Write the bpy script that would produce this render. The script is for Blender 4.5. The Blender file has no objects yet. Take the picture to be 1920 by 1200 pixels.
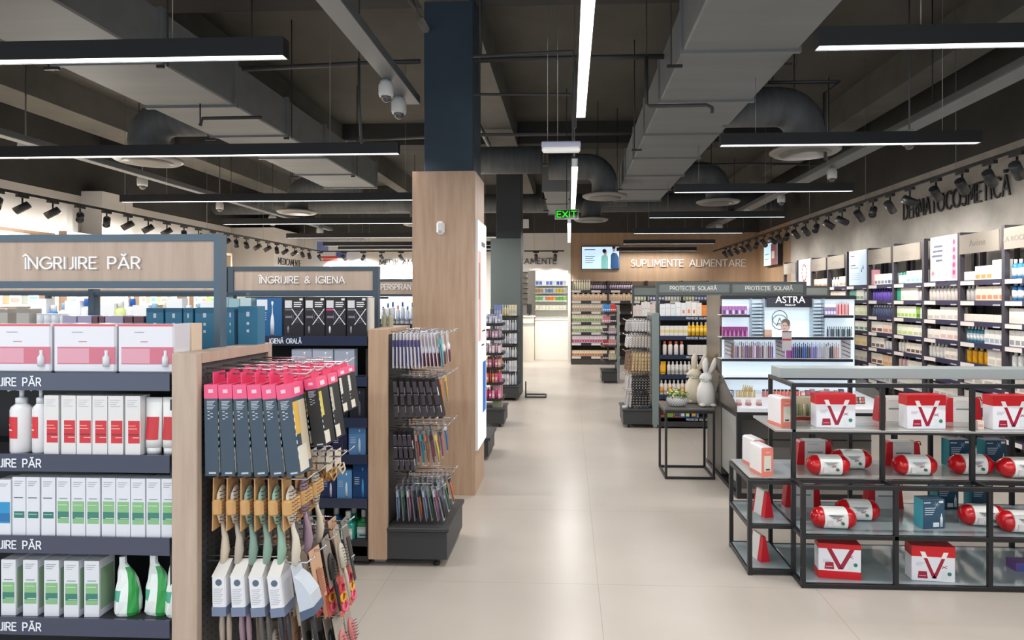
import bpy, bmesh, math, random
from mathutils import Vector, Matrix
random.seed(7)
PI = math.pi
SC = bpy.context.scene
COL = SC.collection

# ---------------------------------------------------------------- camera
F, CX, CY, HC = 1150.0, 1017.0, 561.0, 1.6      # focal length in pixels, principal point, eye height
YAW = math.radians(2.5)
cam_d = bpy.data.cameras.new('camera'); cam = bpy.data.objects.new('camera', cam_d); COL.objects.link(cam)
cam.location = (0, 0, HC); cam.rotation_euler = (PI/2, 0, YAW)
cam_d.sensor_fit = 'HORIZONTAL'; cam_d.sensor_width = 36.0; cam_d.lens = F*36/1920
cam_d.shift_x = -(CX-960)/1920; cam_d.shift_y = (CY-600)/1920
cam_d.clip_start = 0.05; cam_d.clip_end = 100
SC.camera = cam
# ---------------------------------------------------------------- view
SC.view_settings.view_transform = 'Standard'; SC.view_settings.look = 'None'
SC.view_settings.gamma = 1.0; SC.view_settings.exposure = 0.0; SC.view_settings.use_curve_mapping = False
SC.cycles.use_denoising = True
SC.cycles.max_bounces = 6; SC.cycles.diffuse_bounces = 4; SC.cycles.glossy_bounces = 3
SC.cycles.transmission_bounces = 5; SC.cycles.transparent_max_bounces = 8
SC.cycles.caustics_reflective = False; SC.cycles.caustics_refractive = False
SC.cycles.sample_clamp_indirect = 6.0
# ---------------------------------------------------------------- daylight through the open shopfront behind the camera
w = bpy.data.worlds.new('world'); SC.world = w; w.use_nodes = True
bg = w.node_tree.nodes['Background']; bg.inputs[0].default_value = (0.80, 0.90, 1.0, 1); bg.inputs[1].default_value = 1.6
LAMP_W = 48.0; SPOT_W = 14.0

def lin(h):
    h = h.lstrip('#'); o = []
    for i in (0, 2, 4):
        c = int(h[i:i+2], 16)/255
        o.append(c/12.92 if c <= .04045 else ((c+.055)/1.055)**2.4)
    return (*o, 1)
_m = {}
def mat(h, rough=.5, metal=0., emit=0., coat=0., trans=0., alpha=1., spec=.5):
    k = (h, rough, metal, emit, coat, trans, alpha, spec)
    if k in _m: return _m[k]
    m = bpy.data.materials.new('m_'+h); m.use_nodes = True; b = m.node_tree.nodes['Principled BSDF']
    b.inputs['Base Color'].default_value = lin(h); b.inputs['Roughness'].default_value = rough
    b.inputs['Metallic'].default_value = metal; b.inputs['Coat Weight'].default_value = coat
    b.inputs['Transmission Weight'].default_value = trans; b.inputs['Alpha'].default_value = alpha
    b.inputs['Specular IOR Level'].default_value = spec
    if emit: b.inputs['Emission Color'].default_value = lin(h); b.inputs['Emission Strength'].default_value = emit
    m.diffuse_color = lin(h)
    _m[k] = m; return m
def noisy(name, h1, h2, scale=(1, 1, 1), detail=4, rough=.6, bump=0., lo=.35, hi=.65, nscale=5., coord='Object', spec=.5):
    m = bpy.data.materials.new(name); m.use_nodes = True; nt = m.node_tree; N = nt.nodes; L = nt.links
    b = N['Principled BSDF']; tc = N.new('ShaderNodeTexCoord'); mp = N.new('ShaderNodeMapping')
    mp.inputs['Scale'].default_value = scale; no = N.new('ShaderNodeTexNoise')
    no.inputs['Scale'].default_value = nscale; no.inputs['Detail'].default_value = detail; no.inputs['Roughness'].default_value = .6
    cr = N.new('ShaderNodeValToRGB'); cr.color_ramp.elements[0].position = lo; cr.color_ramp.elements[1].position = hi
    cr.color_ramp.elements[0].color = lin(h1); cr.color_ramp.elements[1].color = lin(h2)
    L.new(tc.outputs[coord], mp.inputs[0]); L.new(mp.outputs[0], no.inputs['Vector']); L.new(no.outputs['Fac'], cr.inputs[0])
    L.new(cr.outputs[0], b.inputs['Base Color']); b.inputs['Roughness'].default_value = rough
    b.inputs['Specular IOR Level'].default_value = spec
    if bump:
        bp = N.new('ShaderNodeBump'); bp.inputs['Strength'].default_value = bump; L.new(no.outputs['Fac'], bp.inputs['Height']); L.new(bp.outputs[0], b.inputs['Normal'])
    return m
WOOD = noisy('oak_upright', 'b4947b', 'c9aa90', (9, 9, .7), 6, .5, .04, .3, .7, 3.)
WOODP = noisy('pale_oak', 'ae9988', 'c2ad9c', (9, 9, .9), 6, .5, .03, .3, .7, 3.)
WOODG = noisy('oak_far', 'a98b6e', 'bb9d80', (4, 4, .35), 6, .5, .03, .3, .7, 2.)
CONC = noisy('concrete_plaster', '8d8983', 'bfbab3', (1, 1, 1), 8, .8, .1, .35, .68, .8)
CEIL = noisy('ceiling_paint', '4c4b46', '595853', (1, 1, 1), 6, .9, .05, .3, .7, 1.5)
BEAM = noisy('beam_paint', '5f5f5b', '71706b', (1, 1, 1), 6, .9, .05, .3, .7, 2.)
DARKP = noisy('dark_wall_paint', '3c3b39', '474643', (1, 1, 1), 4, .9, 0, .3, .7, 2.)
DUCT = noisy('duct_wrap', '73787b', '7e8386', (.3, 3, 3), 3, .6, .06, .3, .7, 1.5)
WHITEW = noisy('white_wall_paint', 'e4dfd8', 'eeeae4', (1, 1, 1), 3, .8, 0, .3, .7, 1.)
def floor_mat():
    m = bpy.data.materials.new('floor_tile'); m.use_nodes = True; nt = m.node_tree; N = nt.nodes; L = nt.links
    b = N['Principled BSDF']; tc = N.new('ShaderNodeTexCoord'); no = N.new('ShaderNodeTexNoise')
    no.inputs['Scale'].default_value = .9; no.inputs['Detail'].default_value = 8
    cr = N.new('ShaderNodeValToRGB'); cr.color_ramp.elements[0].position = .3; cr.color_ramp.elements[1].position = .7
    cr.color_ramp.elements[0].color = lin('b4aaa0'); cr.color_ramp.elements[1].color = lin('c4bbb1')
    sep = N.new('ShaderNodeSeparateXYZ'); L.new(tc.outputs['Object'], sep.inputs[0]); L.new(tc.outputs['Object'], no.inputs['Vector'])
    L.new(no.outputs['Fac'], cr.inputs[0])
    ms = []
    for ax, off in ((0, 1.04), (1, 1.35)):
        a = N.new('ShaderNodeMath'); a.operation = 'ADD'; a.inputs[1].default_value = off+24; L.new(sep.outputs[ax], a.inputs[0])
        d = N.new('ShaderNodeMath'); d.operation = 'MODULO'; d.inputs[1].default_value = 1.2; L.new(a.outputs[0], d.inputs[0])
        c = N.new('ShaderNodeMath'); c.operation = 'LESS_THAN'; c.inputs[1].default_value = .004; L.new(d.outputs[0], c.inputs[0]); ms.append(c)
    mx = N.new('ShaderNodeMath'); mx.operation = 'MAXIMUM'; L.new(ms[0].outputs[0], mx.inputs[0]); L.new(ms[1].outputs[0], mx.inputs[1])
    mi = N.new('ShaderNodeMix'); mi.data_type = 'RGBA'; L.new(mx.outputs[0], mi.inputs[0]); L.new(cr.outputs[0], mi.inputs[6]); mi.inputs[7].default_value = lin('a2988c')
    L.new(mi.outputs[2], b.inputs['Base Color']); b.inputs['Roughness'].default_value = .28; b.inputs['Specular IOR Level'].default_value = .45
    return m
STEEL = noisy('brushed_steel', '64574a', '7d6f61', (1, 9, 1), 3, .22, 0, .3, .7, 3.)
STEEL.node_tree.nodes['Principled BSDF'].inputs['Metallic'].default_value = .85
BLK = mat('1d1d20', .45); BLK2 = mat('2a2a2d', .5); CHAR = mat('3a3b3d', .5); SLATE = mat('4f6373', .5); POST = mat('3f3c44', .45)
NAVY = mat('363d54', .15, coat=.5); WHITE = mat('e8e8e8', .5); CHROME = mat('c8c8cc', .25, .9); GREYP = mat('79817f', .5)
LED = mat('ffffff', .5, emit=3.2); PAPER = mat('dcd8d0', .6)

# ---------------------------------------------------------------- measuring: photo pixel + known distance -> place in the room
ca, sa = math.cos(YAW), math.sin(YAW)
def X_(px, Y):
    xc = (px-CX)/F; t = Y/(xc*sa+ca); return t*(xc*ca-sa)
def T_(px, Y): return Y/((px-CX)/F*sa+ca)
def Z_(px, py, Y): return HC-(py-CY)/F*T_(px, Y)
def FY(px, py, z=0.):      # distance of a point at height z
    t = (HC-z)*F/(py-CY); return t*((px-CX)/F*sa+ca)
def YX(px, X):             # distance of a point of a plane X = const seen at px
    xc = (px-CX)/F; return X*(xc*sa+ca)/(xc*ca-sa)

# ---------------------------------------------------------------- mesh building
class MB:
    def __init__(s): s.v = []; s.f = []; s.mi = []; s.m = []; s.sm = []; s.T = None
    def _mi(s, m):
        if m not in s.m: s.m.append(m)
        return s.m.index(m)
    def add(s, vs, fs, m, smooth=False):
        b = len(s.v)
        if s.T is not None: vs = [tuple(s.T @ Vector(v)) for v in vs]
        s.v += vs; k = s._mi(m)
        for f in fs: s.f.append([b+i for i in f]); s.mi.append(k); s.sm.append(smooth)
    def box(s, x0, x1, y0, y1, z0, z1, m, bev=0.):
        if x0 > x1: x0, x1 = x1, x0
        if y0 > y1: y0, y1 = y1, y0
        if z0 > z1: z0, z1 = z1, z0
        s.nb = getattr(s, 'nb', -1)+1; j = 2.5e-5*(s.nb % 7)      # no two faces exactly in one plane
        if min(x1-x0, y1-y0, z1-z0) > .0015: x0 += j; x1 -= j; y0 += j; y1 -= j; z1 -= j; z0 += j if s.nb else 0
        if bev > 0:
            b = min(bev, (x1-x0)*.49, (y1-y0)*.49, (z1-z0)*.49); vs = []; 
            # chamfered box: ring profile in xy, four levels in z
            def ring(i, z): 
                return [(x0+i+ (b-i if b > i else 0), y0+i, z), (x1-b, y0+i, z), (x1-i, y0+b, z), (x1-i, y1-b, z), (x1-b, y1-i, z), (x0+b, y1-i, z), (x0+i, y1-b, z), (x0+i, y0+b, z)]
            def ring2(i, z):
                return [(x0+max(b, i), y0+i, z), (x1-max(b, i), y0+i, z), (x1-i, y0+max(b, i), z), (x1-i, y1-max(b, i), z), (x1-max(b, i), y1-i, z), (x0+max(b, i), y1-i, z), (x0+i, y1-max(b, i), z), (x0+i, y0+max(b, i), z)]
            for i, z in ((b*.9, z0), (0, z0+b), (0, z1-b), (b*.9, z1)): vs += ring2(i, z)
            fs = [[7, 6, 5, 4, 3, 2, 1, 0], list(range(24, 32))]
            for r in range(3):
                for k in range(8): fs.append([r*8+k, r*8+(k+1) % 8, (r+1)*8+(k+1) % 8, (r+1)*8+k])
            s.add(vs, fs, m); return
        vs = [(x0, y0, z0), (x1, y0, z0), (x1, y1, z0), (x0, y1, z0), (x0, y0, z1), (x1, y0, z1), (x1, y1, z1), (x0, y1, z1)]
        s.add(vs, [[0, 3, 2, 1], [4, 5, 6, 7], [0, 1, 5, 4], [1, 2, 6, 5], [2, 3, 7, 6], [3, 0, 4, 7]], m)
    def hexa(s, lo, hi, m):      # eight corners, two quads
        s.add(list(lo)+list(hi), [[0, 3, 2, 1], [4, 5, 6, 7], [0, 1, 5, 4], [1, 2, 6, 5], [2, 3, 7, 6], [3, 0, 4, 7]], m)
    def prism(s, pts, y0, y1, m, smooth=False):   # outline in xz, thickness along y
        n = len(pts); vs = [(p[0], y0, p[1]) for p in pts]+[(p[0], y1, p[1]) for p in pts]
        s.add(vs, [list(range(n)), list(range(2*n-1, n-1, -1))]+[[i, (i+1) % n+0, (i+1) % n+n, i+n][::-1] for i in range(n)], m)
    def plate(s, pts, z0, z1, m):   # outline in xy
        n = len(pts); vs = [(p[0], p[1], z0) for p in pts]+[(p[0], p[1], z1) for p in pts]
        s.add(vs, [list(range(n-1, -1, -1)), list(range(n, 2*n))]+[[i, (i+1) % n, (i+1) % n+n, i+n] for i in range(n)], m)
    def lathe(s, prof, m, seg=14, c=(0, 0, 0), sx=1., sy=1., smooth=True):   # prof: (r,z)
        n = len(prof); vs = []
        for r, z in prof:
            for k in range(seg):
                a = 2*PI*k/seg; vs.append((c[0]+r*sx*math.cos(a), c[1]+r*sy*math.sin(a), c[2]+z))
        fs = [[i*seg+k, i*seg+(k+1) % seg, (i+1)*seg+(k+1) % seg, (i+1)*seg+k] for i in range(n-1) for k in range(seg)]
        fs += [list(range(seg-1, -1, -1)), list(range((n-1)*seg, n*seg))]
        s.add(vs, fs, m, smooth)
    def tube(s, pts, r, m, seg=8, caps=True, smooth=True):
        pts = [Vector(p) for p in pts]; rs = r if isinstance(r, (list, tuple)) else [r]*len(pts); vs = []
        prev = None
        for i, p in enumerate(pts):
            d = (pts[min(i+1, len(pts)-1)]-pts[max(i-1, 0)]).normalized()
            if prev is None:
                a = Vector((0, 0, 1)) if abs(d.z) < .9 else Vector((1, 0, 0)); u = d.cross(a).normalized()
            else: u = (prev-d*prev.dot(d)).normalized()
            prev = u; v = d.cross(u)
            for k in range(seg):
                t = 2*PI*k/seg; vs.append(tuple(p+(u*math.cos(t)+v*math.sin(t))*rs[i]))
        n = len(pts); fs = [[i*seg+k, i*seg+(k+1) % seg, (i+1)*seg+(k+1) % seg, (i+1)*seg+k][::-1] for i in range(n-1) for k in range(seg)]
        if caps: fs += [list(range(seg)), list(range(n*seg-1, (n-1)*seg-1, -1))]
        s.add(vs, fs, m, smooth)
    def bar(s, a, b, w, m, h=None): # square bar between two points
        a = Vector(a); b = Vector(b); d = (b-a).normalized(); h = h or w
        up = Vector((0, 0, 1)) if abs(d.z) < .95 else Vector((0, 1, 0)); u = d.cross(up).normalized(); v = u.cross(d).normalized()
        q = [(-1, -1), (1, -1), (1, 1), (-1, 1)]
        lo = [tuple(a+u*i*w/2+v*j*h/2) for i, j in q]; hi = [tuple(b+u*i*w/2+v*j*h/2) for i, j in q]
        s.add(lo+hi, [[0, 1, 2, 3], [7, 6, 5, 4], [0, 4, 5, 1], [1, 5, 6, 2], [2, 6, 7, 3], [3, 7, 4, 0]], m)
    def ball(s, c, r, m, seg=12, rings=7, sx=1, sy=1, sz=1):
        prof = [(max(.0005, r*math.sin(PI*i/rings)), -r*math.cos(PI*i/rings)*sz) for i in range(rings+1)]
        s.lathe(prof, m, seg, c, sx, sy)
    def data(s, name):
        me = bpy.data.meshes.new(name); me.from_pydata(s.v, [], s.f)
        for m in s.m: me.materials.append(m)
        me.polygons.foreach_set('material_index', s.mi); me.polygons.foreach_set('use_smooth', s.sm); me.update()
        bm = bmesh.new(); bm.from_mesh(me); bmesh.ops.recalc_face_normals(bm, faces=bm.faces)
        bm.to_mesh(me); bm.free(); return me
    def build(s, name, parent=None, loc=None, rot=None):
        o = bpy.data.objects.new(name, s.data(name)); COL.objects.link(o)
        if parent: o.parent = parent
        if loc: o.location = loc
        if rot: o.rotation_euler = rot
        return o
def tag(o, label, cat, group=None, kind=None):
    o['label'] = label; o['category'] = cat
    if group: o['group'] = group
    if kind: o['kind'] = kind
    return o
def struct(o): o['kind'] = 'structure'; return o
def thing(name, label, cat, loc=(0, 0, 0), rz=0, group=None):
    o = bpy.data.objects.new(name, None); COL.objects.link(o); o.location = loc; o.rotation_euler = (0, 0, rz)
    o.empty_display_size = .05
    return tag(o, label, cat, group)
ORD = ['first', 'second', 'third', 'fourth', 'fifth', 'sixth', 'seventh', 'eighth', 'ninth', 'tenth', 'eleventh', 'twelfth', 'thirteenth', 'fourteenth', 'fifteenth', 'sixteenth', 'seventeenth', 'eighteenth', 'nineteenth', 'twentieth', 'twenty-first', 'twenty-second', 'twenty-third', 'twenty-fourth', 'twenty-fifth', 'twenty-sixth', 'twenty-seventh', 'twenty-eighth', 'twenty-ninth', 'thirtieth']
def nth(i, n, a='left'):
    if n == 1: return 'single'
    b = {'left': 'leftmost', 'front': 'nearest', 'panel': 'innermost'}[a]; e = {'left': 'rightmost', 'front': 'farthest', 'panel': 'outermost'}[a]
    return b if i == 0 else e if i == n-1 else ORD[i]
# ---------------------------------------------------------------- thin sans capitals drawn as strokes
def arc(cx, cy, rx, ry, a0, a1, n=10): return [(cx+rx*math.cos(math.radians(a0+(a1-a0)*i/n)), cy+ry*math.sin(math.radians(a0+(a1-a0)*i/n))) for i in range(n+1)]
G = {'A': (.84, [[(0, 0), (.42, 1), (.84, 0)], [(.15, .32), (.69, .32)]]),
     'B': (.6, [[(0, 0), (0, 1), (.3, 1)]+arc(.3, .76, .24, .24, 90, -90)+[(0, .52)], [(.3, .52)]+arc(.32, .26, .28, .26, 90, -90)+[(0, 0)]]),
     'C': (.8, [arc(.5, .5, .5, .5, 45, 315, 16)]), 'D': (.75, [[(0, 0), (0, 1), (.28, 1)]+arc(.28, .5, .47, .5, 90, -90, 12)+[(0, 0)]]),
     'E': (.55, [[(.55, 0), (0, 0), (0, 1), (.55, 1)], [(0, .52), (.48, .52)]]), 'F': (.55, [[(0, 0), (0, 1), (.55, 1)], [(0, .52), (.48, .52)]]),
     'G': (.9, [arc(.5, .5, .5, .5, 45, 340, 16)+[(.97, .48), (.58, .48)]]), 'H': (.7, [[(0, 0), (0, 1)], [(.7, 0), (.7, 1)], [(0, .52), (.7, .52)]]),
     'I': (.04, [[(.02, 0), (.02, 1)]]), 'J': (.4, [[(.4, 1), (.4, .2)]+arc(.25, .2, .15, .2, 0, -120)]),
     'K': (.6, [[(0, 0), (0, 1)], [(.6, 1), (.02, .45)], [(.2, .62), (.62, 0)]]), 'L': (.5, [[(0, 1), (0, 0), (.5, 0)]]),
     'M': (.9, [[(0, 0), (.08, 1), (.45, .25), (.82, 1), (.9, 0)]]), 'N': (.72, [[(0, 0), (0, 1), (.72, 0), (.72, 1)]]),
     'O': (1., [arc(.5, .5, .5, .5, 0, 360, 20)]), 'P': (.6, [[(0, 0), (0, 1), (.32, 1)]+arc(.32, .72, .28, .28, 90, -90)+[(0, .44)]]),
     'R': (.62, [[(0, 0), (0, 1), (.32, 1)]+arc(.32, .73, .27, .27, 90, -90)+[(0, .46)], [(.3, .46), (.62, 0)]]),
     'S': (.56, [arc(.3, .74, .26, .26, 50, 250, 10)+arc(.28, .27, .28, .27, 80, -140, 10)]), 'T': (.7, [[(.35, 0), (.35, 1)], [(0, 1), (.7, 1)]]),
     'U': (.7, [[(0, 1), (0, .35)]+arc(.35, .35, .35, .35, 180, 360, 10)+[(.7, 1)]]), 'V': (.8, [[(0, 1), (.4, 0), (.8, 1)]]),
     'X': (.7, [[(0, 0), (.7, 1)], [(0, 1), (.7, 0)]]), 'Y': (.7, [[(0, 1), (.35, .5), (.7, 1)], [(.35, .5), (.35, 0)]]), 'Z': (.66, [[(0, 1), (.66, 1), (0, 0), (.66, 0)]]),
     '&': (.75, [[(.75, 0), (.18, .7)]+arc(.36, .8, .19, .19, 200, -20, 8)+[(.1, .36)]+arc(.3, .24, .26, .24, 150, 300, 8)+[(.72, .42)]]),
     '-': (.35, [[(0, .45), (.35, .45)]]), ' ': (.3, [])}
G['Ă'] = (G['A'][0], G['A'][1]+[arc(.42, 1.3, .17, .13, 200, 340, 6)]); G['Î'] = (.04, G['I'][1]+[[(-.17, 1.1), (.02, 1.27), (.21, 1.1)]])
G['Ț'] = (.7, G['T'][1]+[[(.38, -.12), (.3, -.3)]]); G['È'] = (.55, G['E'][1]+[[(.2, 1.3), (.35, 1.12)]])
def text_mb(mb, txt, x0, z0, h, y, m, width=None, stroke=.1, depth=.004, track=.24, center=False, sep=.45):
    adv = [G[c][0]+(track if c != ' ' else sep) for c in txt]; tot = sum(adv)-track
    k = (width/tot) if width else h
    if center: x0 -= tot*k/2
    x = x0; ns = 0
    for c, a in zip(txt, adv):
        for pl in G[c][1]:
            for (ax, az), (bx, bz) in zip(pl[:-1], pl[1:]):
                p = Vector((x+ax*k, z0+az*h)); q = Vector((x+bx*k, z0+bz*h)); d = (q-p)
                if d.length < 1e-6: continue
                d.normalize(); n = Vector((-d.y, d.x))*h*stroke/2; e = d*h*stroke*.35
                pts = [p-e+n, p-e-n, q+e-n, q+e+n]
                ns += 1; j = depth*.03*(ns % 8); mb.prism([(a_.x, a_.y) for a_ in pts], y-depth-j, y-j*.1, m)
        x += a*k
    return tot*k
def font_text(txt, size, m, name='lettering', parent=None, loc=(0, 0, 0), rot=(PI/2, 0, 0), extrude=.002, align='CENTER'):
    cu = bpy.data.curves.new('t', 'FONT'); cu.body = txt; cu.size = size; cu.extrude = extrude; cu.align_x = align; cu.resolution_u = 3
    t = bpy.data.objects.new('t', cu); COL.objects.link(t)
    dg = bpy.context.evaluated_depsgraph_get(); me = bpy.data.meshes.new_from_object(t.evaluated_get(dg)); bpy.data.objects.remove(t)
    me.materials.clear(); me.materials.append(m); o = bpy.data.objects.new(name, me); COL.objects.link(o)
    if parent: o.parent = parent
    o.location = loc; o.rotation_euler = rot; return o
# ---------------------------------------------------------------- goods: prototypes (front faces -y, standing on z = 0)
_pc = {}
def proto(key, fn):
    if key not in _pc: _pc[key] = fn()
    return _pc[key]
def carton(w, d, h, body='ece8e4', bands=(), lines=0, lcol='8a8f98', rough=.45, side=None, top=None):
    """returns [(part name or None, mesh)]"""
    def f():
        b = MB(); B = mat(body, rough); b.box(-w/2, w/2, -d/2, d/2, 0, h, B)
        e = .0006
        for (u0, u1, v0, v1, c) in bands:
            b.box(-w/2+u0*w, -w/2+u1*w, -d/2-e, -d/2+.0001, v0*h, v1*h, mat(c, rough))
            e += .0001
        for i in range(lines):
            z = h*(.93-i*.035); b.box(-w*.36, w*(.3-.12*(i % 3)), -d/2-.0007, -d/2+.0001, z-h*.008, z, mat(lcol, .6))
        if side: b.box(w/2-.0001, w/2+.0006, -d*.42, d*.42, h*.12, h*.85, mat(side, rough))
        if top: b.box(-w*.5, w*.5, -d/2, d/2, h, h+.0006, mat(top, rough))
        return [(None, b.data('carton'))]
    return proto(('c', round(w, 3), round(d, 3), round(h, 3), body, tuple(bands), lines, lcol, rough, side, top), f)
def bottle(w, h, body='f0efec', cap='f4f4f4', label=None, pump=False, d=None, parts=False, neck=.78, rough=.3, trans=0., seg=12, capw=.42, liq=None):
    d = d or w
    def f():
        r = w/2; b = MB(); B = mat(body, rough, trans=trans)
        b.lathe([(r*.9, 0), (r, h*.02), (r, h*(neck-.1)), (r*.9, h*(neck-.05)), (r*.5, h*neck), (r*.42, h*(neck+.02))], B, seg, sy=d/w)
        if label: b.lathe([(r*1.006, h*.14), (r*1.006, h*.55)], mat(label, .5), seg, sy=d/w)
        c = b if not parts else MB(); Cm = mat(cap, .35)
        if pump:
            c.lathe([(r*.5, h*neck), (r*.5, h*(neck+.09)), (r*.2, h*(neck+.1)), (r*.2, h*.96), (r*.42, h*.965), (r*.42, h)], Cm, seg)
            c.tube([(0, 0, h*.985), (-r*.9, -r*.2, h*.985), (-r*1.15, -r*.25, h*.96)], r*.13, Cm, 6)
        else: c.lathe([(r*capw*1.15, h*neck), (r*capw*1.15, h*.97), (r*capw, h)], Cm, seg)
        out = [(None, b.data('bottle'))]; out[0][1]['hw'] = r
        if parts: out.append(('pump' if pump else 'cap', c.data('cap')))
        return out
    return proto(('b', w, round(h, 3), body, cap, label, pump, d, parts, neck, rough, trans, seg, capw), f)
def tube_pack(w, h, body='f2efeb', cap='f4f4f4', label=None, d=None, rough=.35, parts=False):
    def f():
        r = w/2; b = MB(); B = mat(body, rough); seg = 14; vs = []; lv = [(0.12, 1, 1), (.3, 1, .95), (.6, 1.02, .6), (.93, 1.05, .1), (1, 1.05, .06)]
        def ring(z, sx, sy): return [(r*sx*math.cos(2*PI*k/seg)*.92, r*.55*sy*math.sin(2*PI*k/seg), z*h) for k in range(seg)]
        for z, sx, sy in lv: vs += ring(z, sx, sy)
        n = len(lv); fs = [[i*seg+k, i*seg+(k+1) % seg, (i+1)*seg+(k+1) % seg, (i+1)*seg+k] for i in range(n-1) for k in range(seg)]+[list(range((n-1)*seg, n*seg)), list(range(seg-1, -1, -1))]
        b.add(vs, fs, B, True)
        if label:
            vs = []
            for t in (.26, .42, .58, .66):
                sy = .95-.35*(t-.3)/.3; y = -r*.55*sy*1.02-.001
                vs += [(-r*.72, y*.72, t*h), (-r*.3, y, t*h), (r*.3, y, t*h), (r*.72, y*.72, t*h)]
            b.add(vs, [[i*4+k, i*4+k+1, i*4+k+5, i*4+k+4] for i in range(3) for k in range(3)], mat(label, .5))
        c = b if not parts else MB(); c.lathe([(r*.8, 0), (r*.82, h*.12)], mat(cap, .35), seg, sy=.62)
        out = [(None, b.data('tube'))]
        if parts: out.append(('cap', c.data('cap')))
        return out
    return proto(('t', w, round(h, 3), body, cap, label, rough, parts), f)
def jar(w, h, body='f0ece6', lid='d8d0c6'):
    def f():
        b = MB(); r = w/2; b.lathe([(r*.95, 0), (r, h*.05), (r, h*.6)], mat(body, .3), 14); b.lathe([(r*1.03, h*.6), (r*1.03, h*.97), (r*.95, h)], mat(lid, .35), 14)
        return [(None, b.data('jar'))]
    return proto(('j', w, h, body, lid), f)
def put(p, name, loc, label, cat, group, rz=0., rx=0., ry=0., scale=None):
    o = bpy.data.objects.new(name, p[0][1]); COL.objects.link(o); o.location = loc; o.rotation_euler = (rx, ry, rz)
    if scale: o.scale = scale
    for pn, me in p[1:]:
        c = bpy.data.objects.new(pn, me); COL.objects.link(c); c.parent = o
    return tag(o, label, cat, group)
# ================================================================ ROOM
XR, XL, YB, ZW, ZC = 4.72, -7.9, 15.5, 3.27, 4.5
Y0 = -3.0
def slab(name, x0, x1, y0, y1, z0, z1, m):
    b = MB(); b.box(x0, x1, y0, y1, z0, z1, m); return struct(b.build(name))
slab('floor', XL-.2, XR+.2, Y0, 19, -.1, 0, floor_mat())
slab('ceiling', XL-.2, XR+.2, Y0, 19, ZC, ZC+.2, CEIL)
b = MB(); b.box(XR, XR+.2, Y0, 13.3, 0, ZW, CONC); b.box(XR, XR+.2, 13.3, YB+.2, 0, ZW, WOODG); b.box(XR-.002, XR+.2, Y0, YB+.2, ZW, ZC, DARKP); struct(b.build('wall_right'))
b = MB(); b.box(XL-.2, XL, Y0, YB+.2, 0, ZW, WHITEW); b.box(XL-.2, XL+.002, Y0, YB+.2, ZW, ZC, DARKP); struct(b.build('wall_left'))
XA, XB_ = X_(975, YB), X_(1065, YB)          # opening to the dispensary
b = MB(); b.box(XL, XA, YB, YB+.2, 0, ZW, WHITEW); b.box(XA, XB_, YB, YB+.2, Z_(1020, 507, YB), ZW, WHITEW); b.box(XB_, X_(1070, YB), YB-.02, YB+.2, 0, ZW, WHITEW)
b.box(X_(1070, YB), XR, YB, YB+.2, 0, ZW, WOODG); b.box(XL, XR, YB-.02, YB+.2, ZW, ZC, DARKP); struct(b.build('wall_back'))
b = MB(); b.box(-3, .6, 18.2, 18.3, 0, 3.3, WHITEW); struct(b.build('wall_dispensary_back'))
b = MB(); b.box(XB_+.35, XB_+.45, YB+.2, 18.2, 0, 3.3, WHITEW); b.box(-3, -2.9, YB+.2, 18.2, 0, 3.3, WHITEW); struct(b.build('wall_dispensary_side'))
slab('ceiling_dispensary', -3, .6, YB+.2, 18.3, 3.0, 3.1, WHITEW)
def topz(x, y):
    for (a, c, d, e, z) in ((-3.72, -2.93, 3.25, 9.2, 3.3), (-5.4, -2.72, -3, 3.3, 3.28), (.76, 1.58, 3.15, 10.7, 3.3), (.6, 1.92, -3, 3.2, 3.2), (-.44, .04, 9.85, 12.7, 3.35)):
        if a < x < c and d < y < e: return z
    return ZC if not (-1.26 < x < -.84 or 3.86 < x < 4.24 or -7.2 < x < -6.6 or -4.0 < x < -3.75) else 4.1
b = MB(); b.box(XL, X_(514, 14.0), 14.0, YB, 0, ZW, WHITEW); struct(b.build('wall_bulkhead'))
b = MB(); b.box(XL, XL+.35, 9.6, 10.3, 0, ZW+.08, WHITEW); struct(b.build('wall_pier'))
# beams and columns
CX1, CX0 = -.80, -1.22
C1Y, C2Y = 5.08, 10.2
def column(name, y, clad, label):
    b = MB(); b.box(CX0, CX1, y, y+.42, 0, ZC, clad, .01); return struct(b.build(name))
COLM = noisy('column_paint', '2b3a47', '344453', (1, 1, 1), 2, .6, 0, .3, .7, 2.)
column('pillar_front', C1Y+.03, COLM, ''); column('pillar_rear', C2Y, mat('3b3f43', .6), '')
b = MB(); x0, x1 = X_(920, C2Y-.03), X_(976, C2Y-.03); b.box(x0, x1, C2Y-.03, C2Y+.5, 0, 2.61, mat('6b7573', .5)); b.box(x0-.002, x1+.002, C2Y-.032, C2Y+.502, 0, .05, mat('4a4f4f', .5)); struct(b.build('pillar_cladding'))
for nm, x0, x1 in (('beam_centre', -1.26, -.84), ('beam_right', 3.86, 4.24), ('beam_left', -7.2, -6.6), ('beam_outer_left', -4.0, -3.75)):
    slab(nm, x0, x1, Y0, YB, 4.1, ZC, BEAM)
for nm, y in (('beam_cross_near', 4.9), ('beam_cross_middle', 10.0), ('beam_cross_front', -.2)):
    b = MB(); b.box(XL, XR, y, y+.4, 4.14, ZC, mat('3a3a3a', .85)); struct(b.build(nm))
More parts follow.
